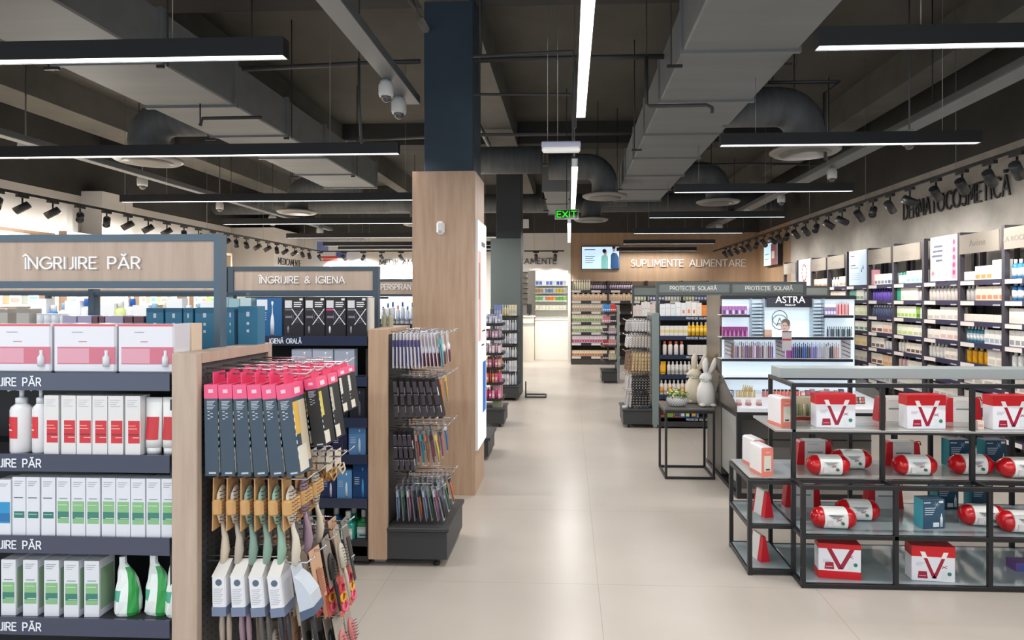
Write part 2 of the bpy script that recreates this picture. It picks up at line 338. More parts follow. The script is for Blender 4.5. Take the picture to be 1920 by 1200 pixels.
# ---------------------------------------------------------------- wood clad pillar casing + light box
yb_ = FY(892, 929); xw0, xw1 = X_(773, yb_), X_(891, yb_); yb2 = yb_+.52; zt = Z_(830, 321, yb_)
b = MB(); b.box(xw0, xw1, yb_, yb_+.02, 0, zt, WOOD); b.box(xw0, xw0+.02, yb_+.0202, yb2, 0, zt, WOOD)
b.box(xw1-.02, xw1, yb_+.0202, yb2, 0, zt, WOOD); b.box(xw0+.021, xw1-.021, yb2-.02, yb2, 0, zt, WOOD); b.box(xw0+.021, xw1-.021, yb_+.021, yb2-.021, zt-.02, zt-.001, WOOD)
tag(b.build('pillar_casing'), 'tall oak panel casing wrapped round the dark blue front pillar', 'panelling')
t = thing('light_box', 'tall white lit poster panel on the aisle side of the oak casing', 'light box', (xw1, yb_, 0))
b = MB(); b.box(.0, .02, .012, .51, .36, Z_(891, 410, yb_), WHITE); b.build('frame', t)
b = MB(); zt2 = Z_(891, 413, yb_); b.box(.02, .022, .02, .50, .37, zt2, mat('e9f2f8', .4, emit=1.0)); b.build('panel', t)
b = MB(); b.box(.022, .023, .02, .17, 1.25, 2.0, mat('d9a79c', .5, emit=.5)); b.box(.022, .0235, .03, .12, 1.6, 1.9, mat('b88074', .5, emit=.4)); b.box(.022, .023, .28, .47, .62, 1.06, mat('2b5fb5', .5, emit=.6))
b.box(.022, .023, .2, .42, 2.05, 2.09, mat('5a5a62')); b.box(.022, .023, .25, .45, 1.32, 1.335, mat('5a5a62')); b.box(.022, .023, .2, .36, 1.2, 1.215, mat('5a5a62')); b.build('poster', t)
t = thing('alarm_sensor', 'small white rounded motion sensor high on the oak pillar casing', 'sensor', (X_(827, yb_), yb_, Z_(827, 428, yb_)))
b = MB(); b.box(-.034, .034, -.04, 0, -.055, .055, WHITE, .02); b.build('housing', t)
b = MB(); b.box(-.012, .012, -.042, -.039, -.04, -.02, mat('b8bcc0')); b.build('lens', t)
# ---------------------------------------------------------------- ducts
def rect_duct(name, label, secs, m=DUCT):   # secs: (x0,x1,y0,y1,z0,z1)
    t = thing(name, label, 'duct', (secs[0][0], secs[0][2], secs[0][4])); o_ = t.location
    b = MB(); b.T = Matrix.Translation(-Vector(o_))
    for (x0, x1, y0, y1, z0, z1) in secs:
        b.box(x0, x1, y0, y1, z0, z1, m, .012)
        n = max(1, int((y1-y0)/.95))
        for i in range(n+1):
            y = y0+(y1-y0)*i/n; b.box(x0-.018, x1+.018, y-.018, y+.018, z0-.018, z1+.018, m)
    b.build('casing', t)
    for (x0, x1, y0, y1, z0, z1) in secs:
        n = max(2, int((y1-y0)/1.9))
        for i in range(n):
            for x in (x0-.05, x1+.05):
                r_ = MB(); r_.T = Matrix.Translation(-Vector(o_)); y = y0+(y1-y0)*(i+.5)/n; r_.tube([(x, y, z0-.03), (x, y, ZC)], .006, BLK2, 5); r_.bar((x-.03 if x > x0 else x-.03, y, z0-.03), (x+.08 if x < x0 else x-.08, y, z0-.03), .02, BLK2); r_.build('hanger_rod', t)
    return t
rect_duct('air_duct', 'wide grey wrapped rectangular air duct running over the left shelves', [(-3.72, -2.93, 3.3, 9.2, 3.3, 3.68), (-5.4, -2.72, -2.5, 3.25, 3.28, 3.74)])
rect_duct('air_duct', 'grey ribbed rectangular air duct running over the right display table', [(.78, 1.56, 3.2, 10.6, 3.3, 3.66), (.62, 1.9, -2.5, 3.15, 3.2, 3.7)])
rect_duct('air_duct', 'short grey duct end behind the exit sign', [(-.42, .02, 9.9, 12.6, 3.35, 3.75)])
DR = noisy('round_duct', '4d5154', '5d6164', (6, 1, 1), 4, .6, .05, .3, .7, 3.)
def diffuser(x, y, z, xs, label):
    t = thing('air_diffuser', label, 'air diffuser', (x, y, z))
    b = MB(); b.lathe([(.30, 0), (.33, .02), (.33, .035), (.2, .07)], mat('8b8a86', .5), 24); b.lathe([(.12, -.01), (.24, -.005), (.24, .0)], mat('6f6e6a', .5), 20); b.build('disc', t)
    b = MB(); s = 1 if xs > x else -1
    pts = [(0, 0, .04), (0, 0, .2)]+[(s*.26*(1-math.cos(a)), 0, .2+.26*math.sin(a)) for a in [PI/10*i for i in range(1, 6)]]+[(xs-x, 0, .46)]
    b.tube(pts, .19, DR, 16); b.build('flexible_pipe', t)
    b = MB(); b.tube([(s*.1, 0, .3), (s*.1, 0, topz(x+s*.1, y)-z)], .006, BLK2, 5); b.build('hanger_rod', t)
diffuser(2.3, 6.1, 3.02, 1.5, 'round ceiling diffuser with a fat elbow pipe above the right pendant lamps')
diffuser(2.3, 9.6, 3.08, 1.5, 'farther round diffuser with elbow pipe on the right side')
diffuser(-4.45, 6.3, 3.05, -3.6, 'round ceiling diffuser with a fat elbow pipe above the left pendant lamps')
diffuser(-4.7, 10.4, 3.08, -3.6, 'farther round diffuser left of the oak pillar')
diffuser(-3.0, 12.2, 3.08, -3.6, 'small far round diffuser just left of the oak pillar')
diffuser(.52, 9.0, 3.08, -.3, 'round diffuser on a pipe elbow right of the exit sign')
diffuser(.42, 11.8, 3.1, 1.1, 'small round diffuser low behind the exit sign')
b = MB(); b.tube([(XL+.3, 12.9, 3.62), (XR-.3, 12.9, 3.62)], .2, DR, 16); tag(b.build('round_duct'), 'long round grey duct crossing the back of the ceiling', 'duct')
b = MB(); b.tube([(-1.6, 8.9, 3.62), (-.4, 8.9, 3.62)], .2, DR, 16); tag(b.build('round_duct'), 'short round duct crossing behind the rear pillar', 'duct')
# cable trays
for x0, x1, y1, lab in ((-1.44, -1.30, 5.3, 'narrow grey cable tray running down to the front pillar'), (-5.98, -5.86, 15, 'thin pale cable tray over the left wall spotlights'), (3.3, 3.5, 15, 'pale cable tray over the right wall spotlights')):
    t = thing('cable_tray', lab, 'cable tray', ((x0+x1)/2, 0, 3.3)); w2 = (x1-x0)/2
    b = MB(); b.box(-w2, w2, -2.5, y1, 0, .015, mat('7d8286', .5, .3)); b.box(-w2, -w2+.01, -2.5, y1, 0, .07, mat('6d7276', .5, .3)); b.box(w2-.01, w2, -2.5, y1, 0, .07, mat('6d7276', .5, .3)); b.build('channel', t)
    b = MB()
    for k in range(7):
        y = -1+2.3*k
        if y < y1: b.tube([(0, y, .02), (0, y, 1.2)], .006, BLK2, 6)
    b.build('hanger_rod', t)
# sprinkler pipes
def pipe(label, pts, r=.016, m=None):
    b = MB(); b.tube(pts, r, m or mat('3a3a3c', .5), 8)
    for p, q_ in ((pts[0], pts[1]), (pts[1], pts[0])):
        xx, yy, zz = [p[i]*.93+q_[i]*.07 for i in range(3)]
        if zz < 4.4: b.tube([(xx, yy, zz), (xx, yy, topz(xx, yy))], .006, BLK2, 5)
        break
    return tag(b.build('sprinkler_pipe'), label, 'pipe')
def zpt(px, py, Y): return (X_(px, Y), Y, Z_(px, py, Y))
pipe('sprinkler pipe across the ceiling from duct to front pillar, left side', [zpt(455, 130, 5.), zpt(700, 118, 5.), zpt(788, 115, 5.)], .02)
pipe('sprinkler pipe across the ceiling right of the front pillar', [zpt(887, 113, 5.), zpt(1110, 108, 5.), zpt(1245, 106, 5.)], .022)
pipe('thin pipe loop hanging left of the central strip light', [zpt(887, 106, 4.4), zpt(1074, 96, 4.4), zpt(1078, 120, 4.4), zpt(1078, 240, 4.4)], .012)
pipe('lower thin pipe left of the central strip light', [zpt(887, 177, 4.9), zpt(1070, 177, 4.9), zpt(1074, 190, 4.9), zpt(1075, 262, 4.9)], .011)
pipe('bent sprinkler pipe reaching under the right duct', [zpt(1212, 106, 4.9), zpt(1212, 195, 4.9), zpt(1218, 199, 4.9), zpt(1325, 197, 4.9), zpt(1335, 202, 4.9), zpt(1335, 212, 4.9)], .015)
pipe('bent sprinkler pipe under the left duct end', [zpt(375, 236, 5.2), zpt(380, 222, 5.2), zpt(490, 220, 5.2)], .015)
pipe('long pipe crossing below the middle ceiling beam', [zpt(600, 265, 9.), zpt(900, 253, 9.), zpt(1210, 250, 9.)], .025, mat('6b6b6a', .5))
pipe('thin pipe crossing high on the right beyond the duct', [zpt(1440, 155, 6.), zpt(1575, 153, 6.), zpt(1546, 175, 6.), zpt(1548, 300, 6.)], .018)
pipe('thin pipe crossing the far right ceiling', [zpt(1270, 310, 9.4), zpt(1410, 307, 9.4), zpt(1585, 309, 9.4)], .018)
pipe('pale conduit behind the rear pillar', [zpt(885, 313, 9.8), zpt(980, 312, 9.8), zpt(1045, 308, 9.8)], .02, mat('8a8882', .5))
pipe('thin drop pipe beside the front cable tray', [zpt(673, 110, 4.2), zpt(673, 190, 4.2), zpt(678, 268, 4.2)], .01)
pipe('slanting pipe coming down behind the front pillar', [zpt(770, 0, 4.9), zpt(790, 40, 4.9), zpt(880, 200, 8.5), zpt(925, 290, 9.9)], .03, mat('8a8882', .5))
# ---------------------------------------------------------------- domes
def dome(px, py, Y, wpx, label):
    r = wpx/2/F*T_(px, Y)*1.12; t = thing('dome_camera', label, 'camera', (X_(px, Y), Y, Z_(px, py, Y) if Y > 5.5 else 3.285), 0, 'ceiling dome cameras')
    b = MB(); b.lathe([(r*.8, 0), (r*.85, -r*.3), (r*1., -r*.5), (r*1., -r*1.7), (r*.9, -r*2.)], WHITE, 18); b.build('housing', t)
    b = MB(); b.lathe([(r*.72, -r*1.95), (r*.68, -r*2.2), (r*.5, -r*2.55), (r*.2, -r*2.72), (.001, -r*2.75)], mat('55575c', .08, coat=1.), 18); b.build('dome', t)
    b = MB(); b.box(-r*.4, r*.4, -r*.4, r*.4, 0, r*.3, mat('9a9ea2'))
    zz = Z_(px, py, Y) if Y > 5.5 else 3.285; b.tube([(0, 0, r*.3), (0, 0, (3.31 if Y < 5.5 or 3.25 < X_(px, Y) < 3.55 or -5.98 < X_(px, Y) < -5.86 else topz(X_(px, Y), Y))-zz)], .008, mat('5a5c5e'), 6); b.build('mount', t)
for a in ((724, 136, 4.7, 25, 'white dome camera hanging under the front cable tray, nearer one'), (748, 166, 5.1, 25, 'white dome camera under the front cable tray, closer to the pillar'),
          (48, 265, 7.0, 22, 'white dome camera at the far left above the second lamp'), (267, 331, 9.1, 16, 'white dome camera above the left end of the third left lamp'),
          (412, 379, 11.2, 12, 'small white dome camera just below the third left lamp'), (511, 404, 12.5, 13, 'tiny white dome camera above the fifth left lamp'), (600, 427, 13.8, 11, 'tiniest white dome camera over the left counter wall'), (1705, 247, 5.8, 22, 'white dome camera mostly hidden behind the second right lamp'),
          (1560, 317, 8.0, 16, 'white dome camera right of the elbow pipe under the right tray'), (1465, 365, 10.2, 13, 'white dome camera above the fourth right lamp'), (1402, 386, 11.8, 10, 'tiny white dome camera between the third and fourth right lamps'), (1349, 421, 14.0, 11, 'tiniest white dome camera over the far oak wall')):
    dome(*a)
# ---------------------------------------------------------------- pendant strip lamps
ZL = 2.78
def area(name, loc, sx, sy, w_, parent=None, col=(1, .985, .96), rot=(0, 0, 0)):
    l = bpy.data.lights.new(name, 'AREA'); l.shape = 'RECTANGLE'; l.size = sx; l.size_y = sy; l.energy = w_; l.color = col
    o = bpy.data.objects.new(name, l); COL.objects.link(o); o.location = loc; o.rotation_euler = rot
    if parent: o.parent = parent
    return o
def lamp(x0, x1, y, label, group='pendant strip lamps'):
    xm = (x0+x1)/2; L = (x1-x0)/2; t = thing('pendant_strip_lamp', label, 'lamp', (xm, y, ZL), 0, group)
    b = MB(); b.box(-L, L, -.032, -.028, 0, .085, BLK); b.box(-L, L, .028, .032, 0, .085, BLK); b.box(-L, L, -.032, .032, .08, .09, BLK); b.box(-L, -L+.006, -.032, .032, 0, .085, BLK); b.box(L-.006, L, -.032, .032, 0, .085, BLK); b.build('housing', t)
    b = MB(); b.box(-L+.006, L-.006, -.028, .028, .004, .012, LED); b.build('diffuser', t)
    for xx in (-L*.72, L*.72): b = MB(); b.tube([(xx, 0, .09), (xx, 0, topz(xm+xx, y)-ZL)], .0022, mat('9a9a9a', .4, .5), 5); b.build('suspension_wire', t)
    area('lamp_light', (0, 0, .002), 2*L-.02, .05, LAMP_W*2*L/4, t)
LD = [(2.98, 'nearest'), (5.0, 'second'), (7.35, 'third'), (9.6, 'fourth'), (11.8, 'fifth'), (13.6, 'sixth'), (14.5, 'farthest')]
for y, n in LD: lamp(-5.45, -1.38, y*.985, n+' black pendant strip lamp in the left row')
RD = [(2.94, 'nearest'), (4.78, 'second'), (6.85, 'third'), (8.97, 'fourth'), (11.1, 'fifth'), (13.2, 'sixth'), (15.1, 'farthest')]
for y, n in RD: lamp(1.16, 4.6 if n == 'nearest' else 3.1, y, n+' black pendant strip lamp in the right row')
for y, n in ((.8, 'outermost front'), (-1.3, 'rearmost')):
    lamp(-5.45, -1.38, y, n+' black pendant strip lamp of the left row, nearer than those in view'); lamp(1.16, 4.6 if y > 0 else 3.1, y, n+' black pendant strip lamp of the right row, nearer than those in view')
def lampy(x, y0, y1, label):
    ym = (y0+y1)/2; L = (y1-y0)/2; t = thing('aisle_strip_lamp', label, 'lamp', (x, ym, ZL), 0, 'strip lamps over the centre aisle')
    b = MB(); b.box(-.032, -.028, -L, L, 0, .085, BLK); b.box(.028, .032, -L, L, 0, .085, BLK); b.box(-.032, .032, -L, L, .08, .09, BLK); b.box(-.032, .032, L-.006, L, 0, .085, BLK); b.build('housing', t)
    b = MB(); b.box(-.028, .028, -L+.006, L-.006, .0, .008, LED); b.build('diffuser', t)
    b = MB(); b.tube([(0, -L*.85, .09), (0, -L*.85, topz(x, ym-L*.85)-ZL)], .0022, CHROME, 5); b.tube([(0, L*.85, .09), (0, L*.85, topz(x, ym+L*.85)-ZL)], .0022, CHROME, 5); b.build('suspension_wire', t)
    area('lamp_light', (0, 0, -.003), .05, 2*L-.02, LAMP_W*2*L/4, t)
lampy(.075, .6, 4.0, 'nearest lengthwise strip lamp over the centre aisle')
lampy(.05, 5.5, 8.05, 'middle lengthwise strip lamp over the centre aisle')
lampy(.0, 9.6, 12.8, 'farthest lengthwise strip lamp, below the exit sign')
# emergency light and exit sign
Y = 4.55; x0, z0 = X_(1052, Y), Z_(1052, 285, Y)
t = thing('emergency_light', 'white emergency light box hanging over the centre aisle', 'emergency light', (x0, Y, z0))
b = MB(); b.box(-.145, .145, -.04, .04, .03, .072, mat('c9c9dc', .4), .008); b.build('housing', t)
b = MB(); b.box(-.142, .142, -.038, .038, 0, .03, mat('f2f2ee', .3, emit=.25), .012); b.build('diffuser', t)
b = MB(); b.tube([(-.1, 0, .07), (-.1, 0, 1.8)], .0022, CHROME, 5); b.tube([(-.025, 0, .07), (-.025, 0, 1.8)], .0022, CHROME, 5); b.build('suspension_wire', t)
Y = 8.45; t = thing('exit_sign', 'green lit EXIT sign with a white frame over the aisle', 'sign', (X_(1062.5, Y), Y, Z_(1062, 411, Y)))
W_ = 44/F*Y; H_ = 18.5/F*Y
b = MB(); b.box(-W_/2, W_/2, 0, .03, 0, H_, mat('d8dcd8', .4)); b.box(-.005, .005, .01, .02, H_, 1.9, BLK2); b.build('frame', t)
b = MB(); b.box(-W_/2+.01, W_/2-.01, -.002, 0, .01, H_-.01, mat('06200c', .3)); b.build('panel', t)
b = MB(); text_mb(b, 'EXIT', 0, .028, H_-.056, -.002, mat('30e818', .5, emit=.9), width=W_*.82, stroke=.17, center=True); b.build('lettering', t)
Y = YB-.03; b = MB(); b.box(X_(979, Y), X_(992, Y), Y-.05, Y, Z_(985, 428, Y), Z_(985, 411, Y), WHITE, .01); tag(b.build('speaker_box'), 'small white box high on the dark back wall beside the rear pillar', 'speaker')
# ---------------------------------------------------------------- track spotlights
def track(name, a, b_, label):
    b = MB(); b.bar(a, b_, .035, BLK, .03); a_ = Vector(a); d_ = Vector(b_)-a_; n = max(2, int(d_.length/1.7))
    for i in range(n):
        p = a_+d_*((i+.5)/n); b.tube([tuple(p), (p.x, p.y, topz(p.x, p.y))], .0025, mat('8a8a8a', .4, .5), 5)
    tag(b.build(name), label, 'lighting track')
ZT = 2.78; TXR, TXL = 3.56, -6.12
track('lighting_track', (TXR, 1.5, ZT), (TXR, 15.3, ZT), 'long black lighting track along the concrete right wall')
track('lighting_track', (TXL, 1.5, ZT), (TXL, 14.9, ZT), 'long black lighting track along the white left wall')
track('lighting_track', (TXL, 14.9, ZT), (-1.3, 14.9, ZT), 'black lighting track crossing in front of the back white wall')
track('lighting_track', (-1.1, 15.0, ZT), (-.12, 15.0, ZT), 'short black lighting track above the dispensary opening')
def spot(px, tx, ty, aim, label, on=False, group='track spotlights'):
    """aim: direction the barrel points"""
    t = thing('track_spotlight', label, 'spotlight', (tx, ty, ZT-.015), 0, group)
    b = MB(); d = Vector(aim).normalized()
    along = (0, 1) if abs(tx-TXR) < .1 or (abs(tx-TXL) < .1 and ty < 14.8) else (1, 0)
    if along[1]: b.box(-.018, .018, -.07, .07, -.03, 0, BLK)
    else: b.box(-.07, .07, -.018, .018, -.03, 0, BLK)
    b.tube([(0, 0, -.03), (0, 0, -.10)], .009, BLK, 8); b.build('adapter', t)
    c = Vector((0, 0, -.14)); b = MB(); e0 = c-d*.075; e1 = c+d*.08
    b.tube([e0, e0+d*.003, e1, e1-d*.02], [.036, .042, .042, .034], mat('2b2b2e', .4), 16); b.build('barrel', t)
    b = MB(); b.tube([e1-d*.022, e1-d*.015], .036, mat('fff6e8', .5, emit=9. if on else 3.), 14); b.build('lens', t)
    l = bpy.data.lights.new('spot_light', 'SPOT'); l.energy = SPOT_W*4*(.62 if tx > 0 else 4 if ty < 14.8 else 4.5 if tx < -1.2 else 2); l.spot_size = math.radians(105); l.spot_blend = .9; l.color = (1, .95, .88); l.shadow_soft_size = .03
    o = bpy.data.objects.new('spot_light', l); COL.objects.link(o); o.parent = t; o.location = e1+d*.015; o.rotation_euler = d.to_track_quat('-Z', 'Y').to_euler()
rp = [2020, 1965, 1907, 1856, 1804, 1755, 1706, 1669, 1637, 1611, 1579, 1554, 1530, 1511, 1492, 1475, 1461, 1448, 1432, 1418, 1404, 1392, 1380, 1369, 1360]
dirs = [(1.2, -.6, -1), (1, .5, -1), (1.2, .9, -1), (1.2, .9, -1.05), (1.2, .9, -1.05), (1.2, .9, -1.05), (1, -1.5, -1), (1.2, .9, -1.05), (.3, -1.9, -1), (1.2, .9, -1.05), (1, -1.5, -1)]
vis = 0
for i, px in enumerate(rp):
    y = YX(px, TXR)
    if y > 15.1: continue
    lit = i in (8, 12, 15, 19)
    d = (-.8, -1.3, -1) if lit else dirs[i % len(dirs)]
    if 1 <= i: spot(px, TXR, y, d, nth(vis, 23, 'front')+(' glowing' if lit else '')+' black track spotlight along the right wall', lit, 'track spotlights along the right wall'); vis += 1
lp = [-40, -5, 42, 99, 150, 200, 240, 278, 313, 345, 372, 399, 425, 443, 462, 483, 502, 519, 535, 552, 567, 580]
for i, px in enumerate(lp):
    y = YX(px, TXL); lit = i in (4, 14, 20)
    d = (.9, -1.2, -.9) if lit else ((-1.2, -.6, -.9) if i % 4 in (0, 2, 3) else (.6, -.9, -1.))
    spot(px, TXL, y, d, nth(i, len(lp), 'front')+(' glowing' if lit else '')+' black track spotlight along the left wall', lit, 'track spotlights along the left wall')
bp = [600, 645, 681, 716, 752]
for i, px in enumerate(bp):
    spot(px, X_(px, 14.9), 14.9, (.4 if i != 2 else -.1, .9 if i != 2 else -.9, -.9), nth(i, 5)+' black spotlight on the back wall cross track', i == 2, 'spotlights on the back cross track')
for i, px in enumerate((1005, 1041)):
    spot(px, X_(px, 15.0), 15.0, (0, .5, -1.3), ('left' if i == 0 else 'right')+' spotlight above the dispensary opening', False, 'spotlights above the dispensary opening')
# ---------------------------------------------------------------- wall lettering
def wall_sign(name, txt, label, px0, px1, pyb, pyt, Y, m, stroke=.1, depth=.02, off=.01):
    x0, x1 = X_(px0, Y), X_(px1, Y); z0, z1 = Z_((px0+px1)/2, pyb, Y), Z_((px0+px1)/2, pyt, Y)
    t = thing(name, label, 'sign', (x0, Y, z0)); b = MB(); text_mb(b, txt, 0, 0, z1-z0, -off, m, width=x1-x0, stroke=stroke, depth=depth); b.build('lettering', t)
    return t
BK = mat('151515', .5)
wall_sign('wall_lettering', 'SUPLIMENTE ALIMENTARE', 'white letters SUPLIMENTE ALIMENTARE on the oak back wall', 1183, 1397, 499.5, 487, YB, mat('f4efe8', .5), .12)
wall_sign('wall_lettering', 'MEDICAMENTE', 'black letters MEDICAMENTE on the back white wall left of the oak pillar', 712, 808, 497, 487, YB, BK, .1)
wall_sign('wall_lettering', 'MEDICAMENTE', 'black letters CAMENTE above the dispensary opening', 937, 1043, 495, 485, YB, BK, .1)
t = thing('wall_lettering', 'narrow black letters MEDICAMENTE on the far left bulkhead', 'sign', (X_(514, 14.0)+.002, 14.2, 2.43)); b = MB(); text_mb(b, 'MEDICAMENTE', 0, 0, .15, 0, BK, width=1.2, stroke=.1, depth=.01); o = b.build('lettering', t, rot=(0, 0, PI/2))
yd0, yd1 = YX(1697, XR), YX(1897, XR)
t = thing('wall_lettering', 'large black letters DERMATOCOSMETICĂ on the concrete right wall', 'sign', (XR, yd0, 2.72)); b = MB(); text_mb(b, 'DERMATOCOSMETICĂ', 0, 0, .215, -.012, BK, width=yd0-yd1, stroke=.1, depth=.015); b.build('lettering', t, rot=(0, 0, -PI/2))
# ---------------------------------------------------------------- television screens and posters
Y = YB-.06; t = thing('wall_television', 'lit television showing two people, on the oak back wall', 'television', (X_(1126, Y), Y, Z_(1126, 505, Y)))
W_, H_ = 71/F*Y, 43/F*Y
b = MB(); b.box(-W_/2, W_/2, 0, .06, 0, H_, BLK, .006); b.build('casing', t)
b = MB(); e = .35; b.box(-W_/2+.012, W_/2-.012, -.003, 0, .012, H_-.012, mat('bcd8f0', .3, emit=1.0))
def el(cx, cz, rx, rz, m, y): b.prism([(W_*cx+rx*math.cos(a), H_*cz+rz*math.sin(a)) for a in [2*PI*i/16 for i in range(16)]], y, y+.001, m)
SK = mat('d8b09c', .4, emit=e); HR = mat('3a2f2e', .4)
b.prism([(W_*.02, .012), (W_*.02, .30), (W_*.06, .36), (W_*.17, .36), (W_*.2, .3), (W_*.2, .012)], -.005, -.004, mat('8fd0cc', .4, emit=e))
b.prism([(W_*.26, .03), (W_*.27, .36), (W_*.32, .42), (W_*.42, .4), (W_*.48, .3), (W_*.485, .012), (W_*.3, .012)], -.007, -.006, mat('234a78', .4, emit=e))
el(.12, .74, .045, .07, SK, -.006); el(.1, .8, .05, .05, HR, -.007); el(.35, .86, .04, .06, SK, -.008); el(.35, .94, .045, .03, HR, -.009)
for i in range(4): b.box(-W_*.4, -W_*(.15+.05*(i % 2)), -.005, -.004, H_*(.55-.09*i), H_*(.575-.09*i), mat('7f98b0'))
b.box(-W_*.42, -W_*.14, -.005, -.004, H_*.83, H_*.87, mat('3a4a5a')); b.build('screen', t)
y1, y0 = YX(1432, XR-.12), YX(1458, XR-.12)
t = thing('wall_television', 'tall lit television on the right wall at the far oak corner', 'television', (XR-.12, (y0+y1)/2, Z_(1445, 497, 13.8)))
L = abs(y1-y0)/2; H_ = 46/F*13.8
b = MB(); b.box(0, .1, -L, L, 0, H_, BLK, .006); b.build('casing', t)
b = MB(); b.box(-.003, 0, -L+.02, L-.02, .02, H_-.02, mat('bfdcf0', .3, emit=1.)); b.box(-.006, -.004, -L+.02, -.05, .02, H_*.9, mat('a06a68', .4, emit=.3)); b.box(-.007, -.005, -L*.6, -L*.2, H_*.3, H_*.6, mat('e8e0dc', .4, emit=.3)); b.box(-.006, -.004, .1, L-.1, H_*.5, H_*.53, mat('5b6d88')); b.box(-.006, -.004, .1, L-.1, H_*.3, H_*.32, mat('5b6d88')); b.build('screen', t)
Y = YB-.03; t = thing('wall_poster', 'wide pale poster with blue and red blocks on the back left wall', 'poster', (X_(635, Y), Y, Z_(635, 492, Y)))
W_, H_ = 100/F*Y, 44/F*Y; b = MB(); b.box(-W_/2, W_/2, 0, .02, 0, H_, mat('dfe2ea', .5)); b.build('board', t)
b = MB(); b.box(-W_*.35, -W_*.02, -.002, 0, .03, .16, mat('d84a44')); b.box(-W_*.42, -W_*.2, -.002, 0, H_*.5, H_*.9, mat('7b8cc4')); b.box(-W_*.05, W_*.15, -.002, 0, H_*.2, H_*.45, mat('5667a8')); b.box(-W_*.3, -W_*.02, -.003, 0, .08, .1, WHITE); b.build('print', t)
t = thing('dispensary_fill_lamp', 'added square fill lamp, unseen under the dispensary ceiling', 'lamp', (-.6, 16.9, 2.99)); b = MB(); b.box(-.4, .4, -.3, .3, 0, .01, LED); b.build('diffuser', t); area('lamp_light', (0, 0, -.005), .8, .6, 24, t)  # unseen panel and area light, added to brighten the dispensary interior
# ---------------------------------------------------------------- left wall cabinets in pale wood frames
for i in range(6):
    y0 = 4.2+i*1.55; t = thing('wall_cabinet', nth(i, 6, 'front')+' pale wood framed cabinet along the left wall', 'cabinet', (XL, y0, 0), 0, 'wood framed cabinets along the left wall')
    b = MB(); b.box(0, .4, 0, .06, 0, 2.62, WOODP); b.box(0, .4, 1.34, 1.4, 0, 2.62, WOODP); b.box(0, .4, .06, 1.34, 2.56, 2.62, WOODP); b.box(0, .4, .06, 1.34, 0, .12, WOODP); b.build('frame', t)
    b = MB(); b.box(0.002, .02, .06, 1.34, .12, 2.56, mat('ece6dc', .6)); b.build('back_panel', t)
    for k in range(6):
        b = MB(); z = .45+k*.35; b.box(.02, .36, .06, 1.34, z, z+.03, mat('d8cfc0', .5)); b.build('shelf', t)
        n = 6
    for k in (2, 3):
        for j in range(4):
            put(carton(.17, .1, .2+.03*((i+j) % 3), ['dfe6f2', 'e9dcc4', 'f2f0ea', 'c8dce8', 'e6e87a', 'f0d8c8'][(i*3+j*2+k) % 6], [(.1, .9, .1, .4, ['3a7bc8', '7a5a48', '4aa860', 'c85a50'][(i+j+k) % 4])]), 'carton', (XL+.25, y0+.22+j*.29, .48+k*.35),
                f'{ORD[j]} carton on the {ORD[k]} shelf, {nth(i, 6, "front")} left wall cabinet', 'box', 'cartons in the left wall cabinets', PI/2)
# ================================================================ SHELF ROWS OF GOODS
def rowpx(spans, Y, z, pyt, mk, name, desc, where, cat, group, gap=.003, depth=.06, rz=0., jig=.004, axis='left'):
    n = len(spans); R = random.Random(int(z*1000)+n)
    for i, (a, b_) in enumerate(spans):
        x0, x1 = X_(a, Y), X_(b_, Y); w_ = round(x1-x0-gap, 3)
        h = round(Z_((a+b_)/2, pyt[i] if isinstance(pyt, (list, tuple)) else pyt, Y)-z, 3)
        ds = desc(i) if callable(desc) else desc
        put(mk(w_, h, i), name(i) if callable(name) else name, ((x0+x1)/2, Y+depth/2+R.uniform(0, jig)+.004, z), f'{ds}, {nth(i, n)} {where}', cat, group, rz+R.uniform(-.02, .02))
def even(a, b_, n): return [(a+(b_-a)*i/n, a+(b_-a)*(i+1)/n) for i in range(n)]
PEG = bpy.data.materials.new('pegboard'); PEG.use_nodes = True
def _peg():
    nt = PEG.node_tree; N = nt.nodes; L = nt.links; tc = N.new('ShaderNodeTexCoord'); sp = N.new('ShaderNodeSeparateXYZ'); L.new(tc.outputs['Object'], sp.inputs[0]); o = []
    for ax in (1, 2):
        m_ = N.new('ShaderNodeMath'); m_.operation = 'MULTIPLY'; m_.inputs[1].default_value = 2*PI/.025; L.new(sp.outputs[ax], m_.inputs[0])
        s_ = N.new('ShaderNodeMath'); s_.operation = 'SINE'; L.new(m_.outputs[0], s_.inputs[0]); o.append(s_)
    a = N.new('ShaderNodeMath'); a.operation = 'ADD'; L.new(o[0].outputs[0], a.inputs[0]); L.new(o[1].outputs[0], a.inputs[1])
    g = N.new('ShaderNodeMath'); g.operation = 'GREATER_THAN'; g.inputs[1].default_value = 1.55; L.new(a.outputs[0], g.inputs[0])
    mi = N.new('ShaderNodeMix'); mi.data_type = 'RGBA'; L.new(g.outputs[0], mi.inputs[0]); mi.inputs[6].default_value = lin('484848'); mi.inputs[7].default_value = lin('101010')
    L.new(mi.outputs[2], N['Principled BSDF'].inputs['Base Color']); N['Principled BSDF'].inputs['Roughness'].default_value = .5
_peg()
